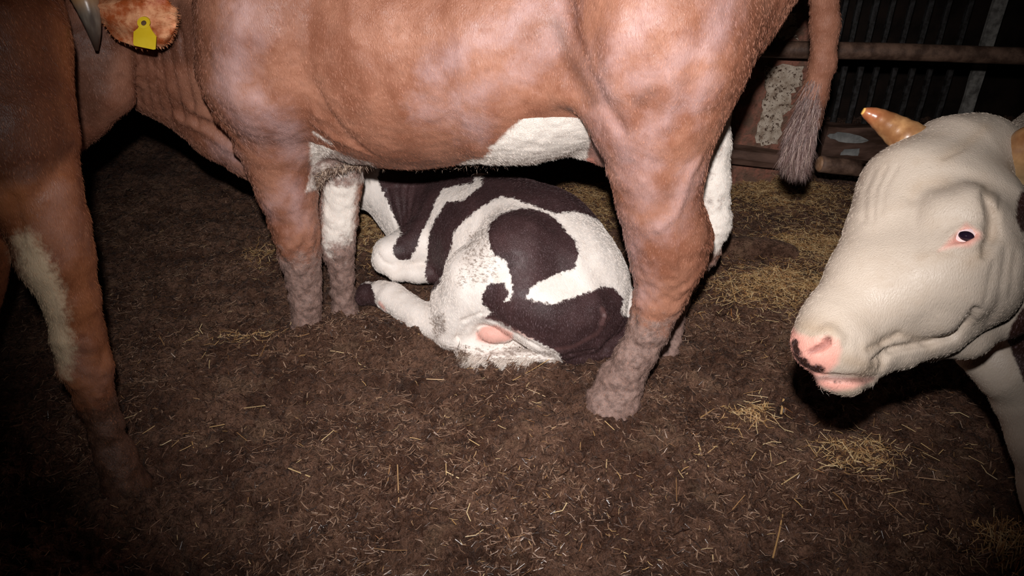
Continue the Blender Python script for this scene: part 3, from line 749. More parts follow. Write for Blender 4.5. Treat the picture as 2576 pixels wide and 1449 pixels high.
# drooping ear with folds
def ear(name, outline_pts, y, thick, mat, parent, folds, bulge=0.02):
    n = 26; U = spline(outline_pts, n); U[:, 2] *= 1 + 0.07 * np.sin(np.arange(n) * 1.15) * np.linspace(0.3, 1, n)          # px, py of the mid line, half width px, y offset
    V = []; Fc = []; mseg = 24
    for i in range(n):
        px, py, hw, dy = U[i]
        a = U[min(i + 1, n - 1)] - U[max(i - 1, 0)]; t = np.array([a[0], a[1]]); t /= np.hypot(*t) + 1e-9; nn = np.array([-t[1], t[0]])
        for j in range(mseg):
            s_ = j / mseg * 2 * math.pi; c = math.cos(s_); d = math.sin(s_)
            yy = y + dy - d * thick * (0.35 + 0.65 * (1 - c * c)) * min(1, hw / 25) + bulge * c * c
            yy += 0.007 * math.sin(c * folds + i * 0.35) * min(1, hw / 40) + 0.004 * math.sin(c * 15 + i * 0.9)
            V.append(P(px + nn[0] * hw * c, py + nn[1] * hw * c, yy))
    for i in range(n - 1):
        for j in range(mseg): Fc.append((i * mseg + j, i * mseg + (j + 1) % mseg, (i + 1) * mseg + (j + 1) % mseg, (i + 1) * mseg + j))
    Fc.append(tuple(range(mseg))[::-1]); Fc.append(tuple((n - 1) * mseg + j for j in range(mseg)))
    return new_mesh(name, V, Fc, mat, None, None, True, parent)
er = ear('ear', [(236, 20, 24, 0.02), (270, 26, 38, 0), (310, 40, 60, -0.01), (350, 52, 68, -0.02), (385, 56, 64, -0.02), (415, 60, 57, -0.02), (434, 62, 46, -0.015), (444, 64, 20, -0.01)], 2.03, 0.016, M['ear'], cow, 7)
er['label'] = 'orange-brown drooping ear'
rr_ = np.random.default_rng(5)
Ve = np.array([v.co for v in er.data.vertices]) + np.array(er['w'])
ri = rr_.integers(0, len(Ve), 1500); cen = Ve.mean(0)
dirs = Ve[ri] - cen; dirs[:, 1] *= 0.2; dirs += rr_.normal(0, 0.03, dirs.shape) + [0.06, -0.02, 0.0]
strands('ear_hair', Ve[ri], dirs, rr_.uniform(0.004, 0.010, len(ri)), 0.0004, M['ear'], er, 0.4, None, 4)
# ear tag
def extrude(name, pts, y, thick, mat, parent, tilt=0.0):
    W = np.array([P(a, b, y + tilt * (b - pts[0][1]) / 80) for a, b in pts]); n = len(W)
    Vv = np.concatenate([W, W + [0, thick, 0]]); ff = [tuple(range(n)), tuple(range(2 * n - 1, n - 1, -1))] + [(i, i + n, (i + 1) % n + n, (i + 1) % n) for i in range(n)]
    return new_mesh(name, Vv, ff, mat, None, None, False, parent)
yt = 1.972
tg = extrude('ear_tag', [(349, 66), (347, 71), (336, 80), (335, 110), (338, 115), (386, 125), (391, 124), (393, 92), (383, 79), (378, 70), (376, 64)], yt, 0.003, M['tag_yellow'], er)
tg['label'] = 'blank yellow plastic ear tag'
cr = [(361 + 16 * math.cos(a), 57 + 15 * math.sin(a)) for a in np.linspace(0, 2 * math.pi, 28, endpoint=False)]
extrude('tag_boss', cr, yt - 0.002, 0.005, M['tag_yellow'], tg)
cr = [(361 + 6.2 * math.cos(a), 58 + 6.2 * math.sin(a)) for a in np.linspace(0, 2 * math.pi, 20, endpoint=False)]
st = extrude('tag_stud', cr, yt - 0.005, 0.006, M['tag_stud'], tg)
# eye of the standing cow: only a reddish corner shows
def ball(name, c, r, mat, parent, rot=None, nu=24, nv=14):
    V = []; Fc = []
    for i in range(nv + 1):
        th = math.pi * i / nv
        for j in range(nu):
            ph = 2 * math.pi * j / nu
            V.append((math.sin(th) * math.cos(ph) * r[0], math.sin(th) * math.sin(ph) * r[1], math.cos(th) * r[2]))
    V = np.array(V)
    if rot is not None: V = V @ np.array(rot).T
    for i in range(nv):
        for j in range(nu): Fc.append((i * nu + j, i * nu + (j + 1) % nu, (i + 1) * nu + (j + 1) % nu, (i + 1) * nu + j))
    return new_mesh(name, V + np.array(c), Fc, mat, None, None, True, parent)
def on_skin(ct, px, py, y, inset=0.0):
    h = ct.hit(px, py, y); d = h - np.array([0, 0, H]); return h + d / np.linalg.norm(d) * inset
e = ball('eye', on_skin(ct, 168, 121, 2.1, 0.004), (0.010, 0.012, 0.020), M['eye_red'], cow); e['label'] = 'half-shut reddish eye'
# dangling mucky hair of the brisket, hair of the tail switch, stiff hairs on the legs
def hairs_along(name, line, n, d0, spread, lens, width, mat, parent, sag=0.3, jit=0.01, seed=1):
    r = np.random.default_rng(seed); W = np.array([P(*p) for p in line])
    t = r.random(n) * (len(W) - 1); i = np.minimum(t.astype(int), len(W) - 2); u = (t - i)[:, None]
    root = W[i] * (1 - u) + W[i + 1] * u + r.normal(0, jit, (n, 3))
    return strands(name, root, np.array(d0) + r.normal(0, spread, (n, 3)), r.uniform(*lens, n), width, mat, parent, sag, None, seed)
hairs_along('brisket_hair', [(795, 470, 2.14), (800, 448, 2.13), (830, 425, 2.13), (880, 415, 2.13), (925, 410, 2.14)], 800, (0, -0.3, -0.6), 0.6, (0.008, 0.028), 0.0009, M['muckhair'], cow, 0.6, 0.008, 2)
hairs_along('belly_hair', [(930, 408, 2.12), (1050, 416, 2.1), (1200, 418, 2.08), (1300, 398, 2.05)], 420, (0.2, -0.1, -0.6), 0.6, (0.004, 0.015), 0.0005, M['muckhair'], cow, 0.5, 0.010, 3)
# tail switch
def switch(name, line, rpx, n, lens, width, mat, parent, seed, down):
    r = np.random.default_rng(seed); W = spline([P(*p) for p in line], 30); rad = spline([[x] for x in rpx], 30)[:, 0]
    i = r.integers(0, 28, n); base = W[i]; rr = np.array([R(base[k], rad[i[k]]) for k in range(n)])
    ang = r.random(n) * 2 * math.pi; off = np.stack([np.cos(ang), np.sin(ang), 0 * ang], 1) * (rr * np.sqrt(r.random(n)))[:, None]
    tan = W[i + 1] - W[i]; tan /= np.linalg.norm(tan, axis=1)[:, None]
    return strands(name, base + off, tan + off / (rr.max() + 1e-6) * down + r.normal(0, 0.10, (n, 3)), r.uniform(*lens, n), width, mat, parent, 0.1, None, seed)
ts = switch('tail_switch', [(2060, 190, 2.235), (2036, 270, 2.225), (2016, 330, 2.22), (2006, 380, 2.22), (2004, 400, 2.22)], [22, 30, 36, 34, 18], 13000, (0.025, 0.085), 0.0007, M['tailhair'], cow, 11, 0.12)
ts['label'] = 'grizzled matted switch of long hair'

# ================================================================== the cow at the side, standing close
f = Field((-2.15, 1.15, -0.12), (-0.60, 2.25, 1.45), 0.009)
f.chain([(-300, -100, 1.74, 390), (-210, 120, 1.70, 330), (-150, 260, 1.64, 270)], 0.07)
f.chain([(-70, 120, 1.62, 225), (0, 330, 1.54, 165), (70, 470, 1.50, 118)], 0.05)
f.chain([(70, 470, 1.50, 118), (118, 560, 1.49, 92), (140, 650, 1.48, 86), (178, 750, 1.47, 62), (198, 840, 1.46, 58), (215, 920, 1.45, 60), (240, 1000, 1.44, 42), (266, 1080, 1.43, 39), (296, 1160, 1.41, 46), (318, 1230, 1.39, 52), (325, 1290, 1.36, 60)], 0.02)
f.chain([(-60, 400, 1.62, 130), (-50, 560, 1.62, 84), (-70, 700, 1.62, 70), (-90, 900, 1.6, 50), (-80, 1100, 1.6, 50), (-80, 1180, 1.58, 60)], 0.02)
pos, quads = f.mesh(2); nrm = normals(pos, quads)
for pts, y, wpx, amp in [([(60, 590), (120, 660), (150, 760), (190, 860)], 1.4, 14, 0.004), ([(190, 760), (240, 900)], 1.4, 10, 0.006), ([(130, 860), (240, 870)], 1.4, 14, 0.005),
                         ([(150, 920), (230, 960)], 1.4, 10, -0.004), ([(30, 500), (50, 600)], 1.4, 16, -0.01), ([(190, 380), (120, 470), (60, 520)], 1.4, 24, -0.008)]:
    pos = pos + nrm * dir_ridge(pos, pts, y, wpx, amp)[:, None]
low = 1 - sstep(0.25, 0.5, pos[:, 2])
pos = lumps(pos, nrm, 0.004 + 0.008 * low, 34, 5); nrm = normals(pos, quads)
ct = Coat(pos, quads)
white = ct.poly([(40, 600), (70, 585), (110, 640), (150, 720), (160, 800), (180, 880), (165, 950), (100, 850), (60, 700)], 1.4) * 0.35 + 0.001
A = {'m_white': white, 'm_sheen': union(ct.stroke([(150, 480), (120, 560), (160, 600)], 1.4, 30), ct.stroke([(170, 900), (240, 960)], 1.4, 30)),  # m_sheen: painted highlights on the foreleg, part of the coat colour
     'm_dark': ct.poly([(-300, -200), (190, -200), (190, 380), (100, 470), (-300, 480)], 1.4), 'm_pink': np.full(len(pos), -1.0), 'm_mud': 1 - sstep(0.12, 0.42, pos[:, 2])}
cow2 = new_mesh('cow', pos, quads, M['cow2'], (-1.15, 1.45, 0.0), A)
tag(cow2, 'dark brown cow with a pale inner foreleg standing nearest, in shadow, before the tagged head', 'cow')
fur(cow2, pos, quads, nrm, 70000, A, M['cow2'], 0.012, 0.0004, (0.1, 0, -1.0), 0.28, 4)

# ================================================================== the calf
f = Field((-0.95, 1.78, -0.14), (0.62, 3.05, 0.62), 0.0062)
f.chain([(1392, 705, 2.20, 178), (1340, 650, 2.30, 178), (1270, 620, 2.42, 168), (1190, 590, 2.55, 145), (1110, 560, 2.68, 122)], 0.05)
f.chain([(1110, 560, 2.68, 122), (1040, 520, 2.72, 92), (960, 468, 2.76, 66), (900, 462, 2.78, 52), (850, 480, 2.78, 48)], 0.04)
f.chain([(850, 480, 2.78, 48), (790, 540, 2.70, 38), (760, 590, 2.62, 30)], 0.03)
# haunch and near hind leg
f.chain([(1490, 720, 2.17, 92), (1480, 780, 2.10, 86), (1400, 790, 2.04, 92), (1310, 740, 2.02, 92)], 0.04)
f.chain([(1300, 650, 2.12, 120), (1210, 710, 2.08, 92), (1165, 780, 2.07, 62), (1140, 835, 2.06, 44)], 0.04)
f.chain([(1140, 838, 2.06, 42), (1060, 800, 2.14, 39), (985, 748, 2.24, 36), (960, 738, 2.27, 30), (925, 738, 2.29, 26), (912, 748, 2.29, 20)], 0.015)
f.chain([(1130, 740, 2.12, 45), (1120, 800, 2.12, 42)], 0.04)
# rear edge of the haunch overhanging the inner leg
f.chain([(1215, 790, 1.985, 16), (1290, 815, 1.97, 18), (1360, 855, 1.955, 18), (1420, 880, 1.95, 16), (1490, 860, 1.98, 18), (1545, 800, 2.04, 18)], 0.04)
f.chain([(1370, 780, 2.0, 84), (1450, 790, 2.02, 78)], 0.05)
# far hind leg and bag below
f.chain([(1230, 850, 2.06, 60), (1330, 875, 2.06, 30), (1380, 885, 2.05, 20)], 0.025)
f.chain([(1185, 860, 2.04, 40), (1180, 905, 1.99, 32), (1215, 925, 1.97, 22)], 0.025)
f.pell(1246, 840, 1.985, 46, 24, 0.03, 0.008, 8)
f.chain([(1210, 905, 1.98, 24), (1290, 896, 1.98, 18), (1380, 892, 1.98, 14)], 0.015)
# tail
f.chain([(1560, 700, 2.28, 20), (1585, 770, 2.17, 20), (1572, 830, 2.08, 22), (1520, 880, 2.0, 24), (1450, 898, 1.965, 20), (1390, 898, 1.955, 15), (1300, 898, 1.955, 12), (1230, 900, 1.955, 10)], 0.012)
# folded fore leg, knee to the fore
f.chain([(1095, 600, 2.52, 70), (1045, 615, 2.44, 54), (1000, 632, 2.39, 42), (978, 640, 2.37, 36)], 0.03)
f.chain([(975, 632, 2.37, 34), (968, 655, 2.36, 30), (1000, 683, 2.34, 23), (1050, 688, 2.36, 22), (1110, 690, 2.38, 24)], 0.015)
carve(f, [([(1512, 775), (1517, 795), (1512, 815)], [3, 9, 3], 0.002, 0.008, True), ([(1000, 470), (1008, 575)], 3, 0, 0.008, False), ([(1022, 470), (1016, 580)], 3, 0, 0.008, False), ([(1044, 475), (1026, 575)], 3, 0, 0.008, False), ([(975, 480), (998, 570)], 2.5, 0, 0.008, False), ([(1068, 490), (1036, 570)], 2.5, 0, 0.008, False), ([(1215, 802), (1175, 825), (1155, 855), (1148, 880)], 4, 0, 0.010, False), ([(1235, 806), (1300, 838), (1370, 878), (1400, 890)], 4, 0.002, 0.008, False), ([(1572, 800), (1540, 850), (1480, 884), (1415, 893)], 3.5, 0, 0.008, False)])
carve(f, [([(1516, 783), (1518, 798), (1515, 811)], 1.5, 0, 0.004, False)])
pos, quads = f.mesh(2); nrm = normals(pos, quads)
front = nrm[:, 1] < 0.3
for pts, y, wpx, amp in [([(1020, 470), (1016, 580)], 2.6, 5, -0.006), ([(1000, 470), (1012, 580)], 2.6, 5, -0.005), ([(1040, 470), (1022, 580)], 2.6, 5, -0.006), ([(975, 480), (1005, 580)], 2.6, 6, -0.005),
                         ([(1065, 480), (1030, 570)], 2.6, 7, -0.004), ([(1200, 560), (1170, 650), (1180, 740)], 2.1, 26, -0.008), ([(1330, 560), (1450, 640), (1500, 740)], 2.1, 26, 0.006),
                         ([(1210, 800), (1290, 826), (1370, 870), (1420, 890)], 1.95, 5, 0.005), ([(1480, 660), (1540, 740)], 2.1, 20, -0.006),
                         ([(1150, 850), (1160, 810), (1210, 790)], 2.0, 5, -0.008), ([(1512, 775), (1522, 795), (1515, 815)], 2.0, 7, 0.006), ([(1516, 785), (1517, 812)], 2.0, 2.5, -0.008),
                         ([(950, 640), (965, 660), (985, 668)], 2.3, 5, -0.005)]:
    pos = pos + nrm * (dir_ridge(pos, pts, y, wpx, amp) * front)[:, None]
pos = lumps(pos, nrm, 0.003 + 0 * pos[:, 0], 30, 6); nrm = normals(pos, quads)
ct = Coat(pos, quads)
dark = union(
    ct.poly([(1225, 590), (1232, 562), (1262, 537), (1310, 523), (1360, 530), (1400, 550), (1425, 585), (1446, 603), (1456, 640), (1445, 675), (1400, 690), (1350, 712), (1330, 730), (1322, 755), (1288, 765), (1290, 715), (1275, 658), (1238, 638)], 2.05),
    ct.poly([(1212, 740), (1235, 710), (1268, 714), (1282, 735), (1268, 762), (1240, 788), (1215, 765)], 2.05),
    ct.poly([(1222, 800), (1255, 768), (1290, 750), (1325, 752), (1390, 766), (1450, 745), (1510, 722), (1540, 722), (1568, 750), (1562, 790), (1590, 800), (1640, 820), (1600, 880), (1480, 935), (1415, 915), (1400, 884), (1310, 836), (1260, 810)], 2.0),
    ct.poly([(1210, 430), (1210, 468), (1167, 503), (1123, 508), (1094, 553), (1082, 582), (1074, 632), (1069, 690), (1085, 730), (1107, 715), (1119, 665), (1136, 624), (1140, 586), (1165, 557), (1210, 520), (1260, 495), (1289, 499), (1326, 512), (1375, 530), (1397, 537), (1450, 532), (1496, 549), (1525, 566), (1600, 580), (1520, 400), (1300, 380)], 2.4),
    ct.poly([(950, 440), (956, 470), (970, 495), (991, 545), (1003, 578), (1009, 588), (987, 624), (995, 648), (1011, 657), (1032, 653), (1047, 624), (1061, 582), (1082, 545), (1098, 499), (1115, 474), (1190, 460), (1190, 400), (960, 400)], 2.5),
    ct.poly([(880, 715), (935, 712), (942, 745), (955, 780), (890, 790)], 2.28))
pink = union(ct.poly([(1198, 838), (1215, 822), (1250, 818), (1290, 838), (1285, 855), (1230, 864), (1200, 855)], 2.0) + 0.002, ct.stroke([(1290, 828), (1340, 850)], 2.0, 4),
             ct.stroke([(1516, 778), (1520, 795), (1514, 812)], 2.0, 6), ct.stroke([(955, 762), (965, 775)], 2.3, 5))
dirt = np.maximum(0.62 * (1 - sstep(-0.01, 0.10, pos[:, 2])), 0.48 * np.exp(-np.maximum(0, -ct.poly([(1180, 590), (1240, 570), (1250, 700), (1150, 720)], 2.1)) / 0.03))
dirt = np.maximum(dirt, 0.56 * np.exp(-np.maximum(0, -ct.poly([(1085, 800), (1115, 790), (1120, 835), (1095, 850)], 2.08)) / 0.02))
dirt = np.maximum(dirt, 0.50 * sstep(-0.02, 0.01, ct.poly([(1150, 870), (1400, 880), (1400, 930), (1180, 940)], 1.97)))
dirt = np.where(dark > 0, dirt * 0.5, dirt)
skin = union(ct.stroke([(1516, 778), (1522, 795), (1514, 815)], 2.0, 7), ct.stroke([(1530, 800), (1500, 840), (1440, 872), (1400, 878)], 2.0, 7) - 0.003, ct.stroke([(1215, 800), (1250, 806), (1300, 832)], 1.98, 4))
A = {'m_dark': dark, 'm_pink': pink, 'm_skin': skin, 'm_tan': np.full(len(pos), -1.0), 'm_mud': dirt}
calf = new_mesh('calf', pos, quads, M['calf'], (0.0, 2.3, 0.0), A)
tag(calf, 'black and white calf lying curled up on the muck beneath the brown cow', 'calf')
fur(calf, pos, quads, nrm, 130000, A, M['calf'], 0.011, 0.0004, (0.5, -0.3, -0.8), 0.30, 5)
hairs_along('tail_tuft', [(1180, 900, 1.94), (1230, 912, 1.93), (1290, 905, 1.94), (1350, 900, 1.95)], 1500, (-0.7, -0.5, -0.5), 0.35, (0.02, 0.06), 0.0007, M['whitehair'], calf, 0.3, 0.006, 7)
hairs_along('mucky_tuft', [(1160, 880, 1.95), (1190, 925, 1.93), (1260, 925, 1.93)], 500, (-0.2, -0.6, -0.4), 0.5, (0.015, 0.045), 0.0008, M['muckhair'], calf, 0.3, 0.008, 8)

# ------------------------------------------------------------------ the white cow
f = Field((0.42, 0.88, 0.04), (1.50, 1.85, 1.26), 0.0045)
def D(px, py, d): return (px, py, d)
def Yd(py, d): return d * (CP + (CY - py) / F * SP)
def chd(pts, k=0.03, **kw): f.chain([(a, b, Yd(b, d), r) for a, b, d, r in pts], k, **kw)
chd([(2078, 862, 1.28, 84), (2112, 812, 1.30, 84), (2200, 700, 1.33, 104), (2268, 590, 1.36, 122), (2318, 500, 1.39, 146)], 0.035)
chd([(2318, 500, 1.39, 146), (2395, 415, 1.42, 114), (2450, 395, 1.44, 98), (2520, 410, 1.45, 90)], 0.03)
chd([(2130, 880, 1.27, 70), (2175, 880, 1.30, 62)], 0.03)
chd([(2165, 905, 1.30, 44), (2260, 865, 1.32, 52), (2350, 815, 1.33, 72), (2430, 730, 1.33, 112)], 0.035)
chd([(2240, 740, 1.30, 100), (2340, 690, 1.28, 100), (2420, 660, 1.30, 120), (2420, 560, 1.36, 150)], 0.05)
chd([(2390, 740, 1.265, 82), (2360, 780, 1.27, 62)], 0.022)
chd([(2300, 880, 1.37, 34), (2430, 850, 1.38, 44), (2530, 780, 1.40, 60), (2640, 700, 1.45, 90)], 0.03)
# lower lip
chd([(2090, 950, 1.27, 36), (2130, 956, 1.27, 38), (2170, 945, 1.29, 34)], 0.012)
# mouth slit
# brow, eye socket
chd([(2375, 540, 1.255, 40), (2430, 530, 1.245, 40), (2478, 560, 1.26, 34)], 0.05)
chd([(2380, 640, 1.235, 26), (2440, 645, 1.225, 26), (2480, 610, 1.24, 20)], 0.04)
# nostril
# neck, chest and fore leg
chd([(2560, 560, 1.52, 190), (2640, 560, 1.62, 250), (2760, 520, 1.75, 300)], 0.05)
chd([(2600, 760, 1.58, 150), (2700, 800, 1.66, 200)], 0.05)
chd([(2560, 880, 1.62, 110), (2600, 980, 1.62, 92), (2645, 1100, 1.62, 90), (2672, 1230, 1.64, 88), (2680, 1400, 1.66, 70)], 0.03)
chd([(2450, 890, 1.60, 45), (2520, 930, 1.60, 70)], 0.03)
carve(f, [([(2058, 852), (2085, 836), (2104, 852), (2100, 880)], [6, 10, 10, 5], 0.004, 0.014, True), ([(2383, 618), (2400, 590), (2425, 576), (2455, 580), (2468, 592)], [4, 8, 9, 8, 4], 0.003, 0.010, True),
          ([(2385, 622), (2420, 618), (2450, 610), (2468, 596)], [4, 7, 7, 4], 0.003, 0.010, True)])
carve(f, [([(2034, 886), (2048, 882), (2064, 876), (2080, 864), (2085, 852)], [2.5, 5, 7, 8, 5], 0.004, 0.004, False),
          ([(2036, 938), (2060, 944), (2100, 948), (2150, 950), (2195, 952), (2215, 944)], [6, 8, 9, 8, 6, 3], 0.003, 0.004, False),
          ([(2403, 602), (2415, 597), (2430, 593), (2447, 590)], [5, 13, 13, 6], 0.0, 0.006, False), ([(2362, 630), (2385, 614), (2404, 602)], [1.5, 3, 4], 0, 0.006, False),
          ([(2190, 876), (2225, 860), (2258, 842)], [2, 4, 2], 0, 0.012, False), ([(2300, 866), (2345, 862), (2395, 846), (2430, 818), (2450, 785)], [2, 5, 7, 7, 2], 0, 0.016, False),
          ([(2222, 925), (2228, 900), (2250, 882), (2300, 870)], [3, 4, 3, 2], 0, 0.012, False), ([(2478, 500), (2498, 540), (2500, 585), (2485, 625)], [2, 6, 6, 2], 0, 0.018, False)])
pos, quads = f.mesh(2); nrm = normals(pos, quads)
front = (nrm * (pos - [0, 0, H])).sum(1) < 0
for pts, y, wpx, amp in [([(2190, 878), (2230, 858), (2258, 842)], 1.1, 5, -0.006), ([(2215, 905), (2240, 880), (2340, 862), (2395, 846), (2430, 818), (2450, 785)], 1.1, 7, -0.010),
                         ([(2262, 842), (2330, 862)], 1.1, 6, -0.004), ([(2215, 930), (2222, 905), (2240, 880)], 1.1, 6, -0.006),
                         ([(2290, 500), (2330, 470), (2400, 470)], 1.1, 16, -0.006), ([(2480, 480), (2500, 540), (2498, 590), (2480, 640)], 1.1, 10, -0.009),
                         ([(2310, 500), (2300, 560), (2310, 620)], 1.1, 12, -0.004), ([(2350, 640), (2330, 650)], 1.1, 10, 0.003),
                         ([(2395, 600), (2425, 572), (2460, 585)], 1.1, 4, 0.005), ([(2370, 622), (2425, 618), (2460, 598)], 1.1, 4, 0.004), ([(2405, 640), (2450, 640), (2480, 610)], 1.1, 6, -0.004),
                         ([(2200, 420), (2175, 480), (2172, 560)], 1.1, 7, -0.004), ([(2230, 410), (2200, 480), (2196, 560)], 1.1, 6, -0.0035), ([(2260, 410), (2225, 470), (2215, 540)], 1.1, 6, -0.003),
                         ([(2480, 320), (2430, 370), (2370, 400)], 1.1, 6, -0.006), ([(2500, 660), (2480, 760)], 1.1, 6, -0.004), ([(2530, 640), (2515, 760), (2480, 820)], 1.2, 7, -0.005), ([(2555, 640), (2545, 740)], 1.2, 7, -0.005),
                         ([(2520, 500), (2510, 560)], 1.1, 6, -0.004), ([(2060, 1000), (2150, 975)], 1.1, 6, 0.002), ([(2160, 860), (2165, 900)], 1.1, 8, -0.003)]:
    pos = pos + nrm * (dir_ridge(pos, pts, y, wpx, amp * (0.45 if amp > -0.0085 else 0.8)) * front)[:, None]
pos = lumps(pos, nrm, 0.0014 + 0 * pos[:, 0], 24, 12); nrm = normals(pos, quads)
ct = Coat(pos, quads)
dark = union(ct.poly([(2590, 470), (2572, 482), (2560, 500), (2556, 530), (2558, 560), (2570, 580), (2592, 590), (2660, 560), (2660, 470)], 1.3),
             ct.poly([(2545, 815), (2575, 770), (2660, 730), (2700, 960), (2576, 960), (2560, 925), (2548, 890), (2534, 855)], 1.45),
             ct.poly([(1990, 860), (2000, 852), (2010, 858), (2008, 872), (2016, 884), (2010, 895), (1998, 890), (1995, 878)], 1.1) + 0.001,
             ct.poly([(1995, 888), (2010, 895), (2030, 905), (2040, 922), (2060, 918), (2075, 925), (2070, 938), (2045, 935), (2015, 915)], 1.1) + 0.001,
             ct.stroke([(2100, 961), (2101, 962)], 1.1, 2.0), ct.stroke([(2113, 960), (2114, 961)], 1.1, 2.0))
pink = union(ct.poly([(1975, 850), (1988, 815), (2008, 838), (2040, 850), (2085, 845), (2108, 855), (2116, 880), (2108, 915), (2080, 945), (2040, 940), (1985, 905)], 1.1),
             ct.poly([(2040, 945), (2080, 950), (2150, 955), (2190, 958), (2150, 978), (2100, 985), (2060, 970)], 1.1),
             ct.poly([(2360, 632), (2400, 590), (2430, 560), (2470, 585), (2470, 600), (2440, 622), (2400, 622)], 1.1) - 0.001)
tan = union(ct.poly([(2000, 805), (2040, 800), (2100, 820), (2110, 860), (2080, 842), (2040, 848), (2005, 835)], 1.1), ct.stroke([(2130, 905), (2190, 920), (2130, 985)], 1.1, 16),
            ct.stroke([(2300, 480), (2320, 460), (2380, 455)], 1.1, 10) - 0.004, ct.stroke([(2440, 660), (2470, 640)], 1.1, 14), ct.stroke([(2320, 650), (2380, 640)], 1.1, 12) - 0.005,
            ct.stroke([(2480, 470), (2500, 540), (2495, 600)], 1.1, 9) - 0.003, ct.stroke([(2180, 880), (2260, 840), (2300, 850)], 1.1, 9) - 0.002, ct.stroke([(2480, 320), (2420, 370), (2370, 400)], 1.1, 6))
A = {'m_dark': dark, 'm_pink': pink, 'm_skin': union(ct.stroke([(2040, 884), (2062, 876), (2080, 864), (2084, 853)], 1.1, 6), ct.stroke([(2038, 938), (2100, 949), (2195, 952)], 1.1, 6)), 'm_tan': tan, 'm_mud': np.clip(0.5 * (1 - sstep(0.0, 0.3, pos[:, 2])), 0, 1)}
wc = new_mesh('cow', pos, quads, M['whitecow'], (1.15, 1.45, 0.0), A)
tag(wc, 'cream-white horned cow with a pink spotted muzzle looking in, mouth slightly open', 'cow')
def kp(p): return ~((ct2 := 0) or (p[:, 0] < -9))
keep_w = lambda p: np.ones(len(p), bool)
fur(wc, pos[:], quads, nrm, 90000, A, M['whitecow'], 0.008, 0.00028, (-0.9, -0.2, -0.6), 0.22, 6)
# horns
h2 = horn('horn', [(2345, 405, Yd(405, 1.42), 56), (2300, 362, Yd(362, 1.42), 50), (2255, 328, Yd(328, 1.43), 38), (2208, 297, Yd(297, 1.44), 25), (2181, 284, Yd(284, 1.44), 15), (2170, 279, Yd(279, 1.44), 8)], M['horn_orange'], wc, 0.03)
h2['label'] = 'orange-brown tapering horn with a pale tip'
h3 = horn('horn', [(2560, 440, Yd(440, 1.40), 44), (2580, 375, Yd(375, 1.36), 48), (2650, 330, Yd(330, 1.33), 40), (2740, 290, Yd(290, 1.30), 26), (2800, 230, Yd(230, 1.30), 10)], M['horn_orange'], wc, 0.03)
h3['label'] = 'near horn, only its base in view'
# eye
_h = on_skin(ct, 2424, 578, 1.1); _dh = _h[1] * CP + (H - _h[2]) * SP
ec = np.array(P(2424, 594, Yd(594, _dh + 0.021)))
vd = ec - np.array([0, 0, H]); vd /= np.linalg.norm(vd)
er_ = 0.026
ey = ball('eye', ec, (er_,) * 3, M['eye_white'], wc)
s_ = np.array([1, 0, 0]); u_ = np.cross(s_, vd); u_ /= np.linalg.norm(u_); s2 = np.cross(vd, u_)
rt = math.radians(-18); e1 = s2 * math.cos(rt) + u_ * math.sin(rt); e2 = -s2 * math.sin(rt) + u_ * math.cos(rt)
if (e1 @ np.array([1, 0, 0])) < 0: e1 = -e1
ball('pupil', ec - vd * er_ * 0.86 + s2 * 0.0035, (0.0122, 0.0085, 0.0062), M['eye_dark'], ey, np.array([e1, e2, vd]).T)
# chin whiskers
hairs_along('whiskers', [(2060, 980, Yd(980, 1.27)), (2110, 990, Yd(990, 1.27)), (2180, 975, Yd(975, 1.27)), (2200, 950, Yd(950, 1.28))], 14, (0.0, -0.2, -0.7), 0.5, (0.005, 0.012), 0.0001, M['whitehair'], wc, 0.2, 0.003, 9)

# ================================================================== a round dung-caked log behind the hind legs
W = spline([(*G(1800, 632, 0.03), 0.048), (*G(1860, 628, 0.03), 0.055), (*G(1940, 632, 0.03), 0.05), (*G(1985, 640, 0.03), 0.042), (*G(2008, 644, 0.03), 0.022)], 26)
V, Fc = tube(W[:, :3], W[:, 3], 22); V = np.array(V); V = V + 0.008 * np.stack([fbm(V * 25, 3, s) for s in (1, 2, 3)], -1)
o = new_mesh('log', V, Fc, M['ground'], None, {'hay': np.zeros(len(V))}); tag(o, 'half-buried dung-caked log with a rounded end beside the hind leg', 'log')

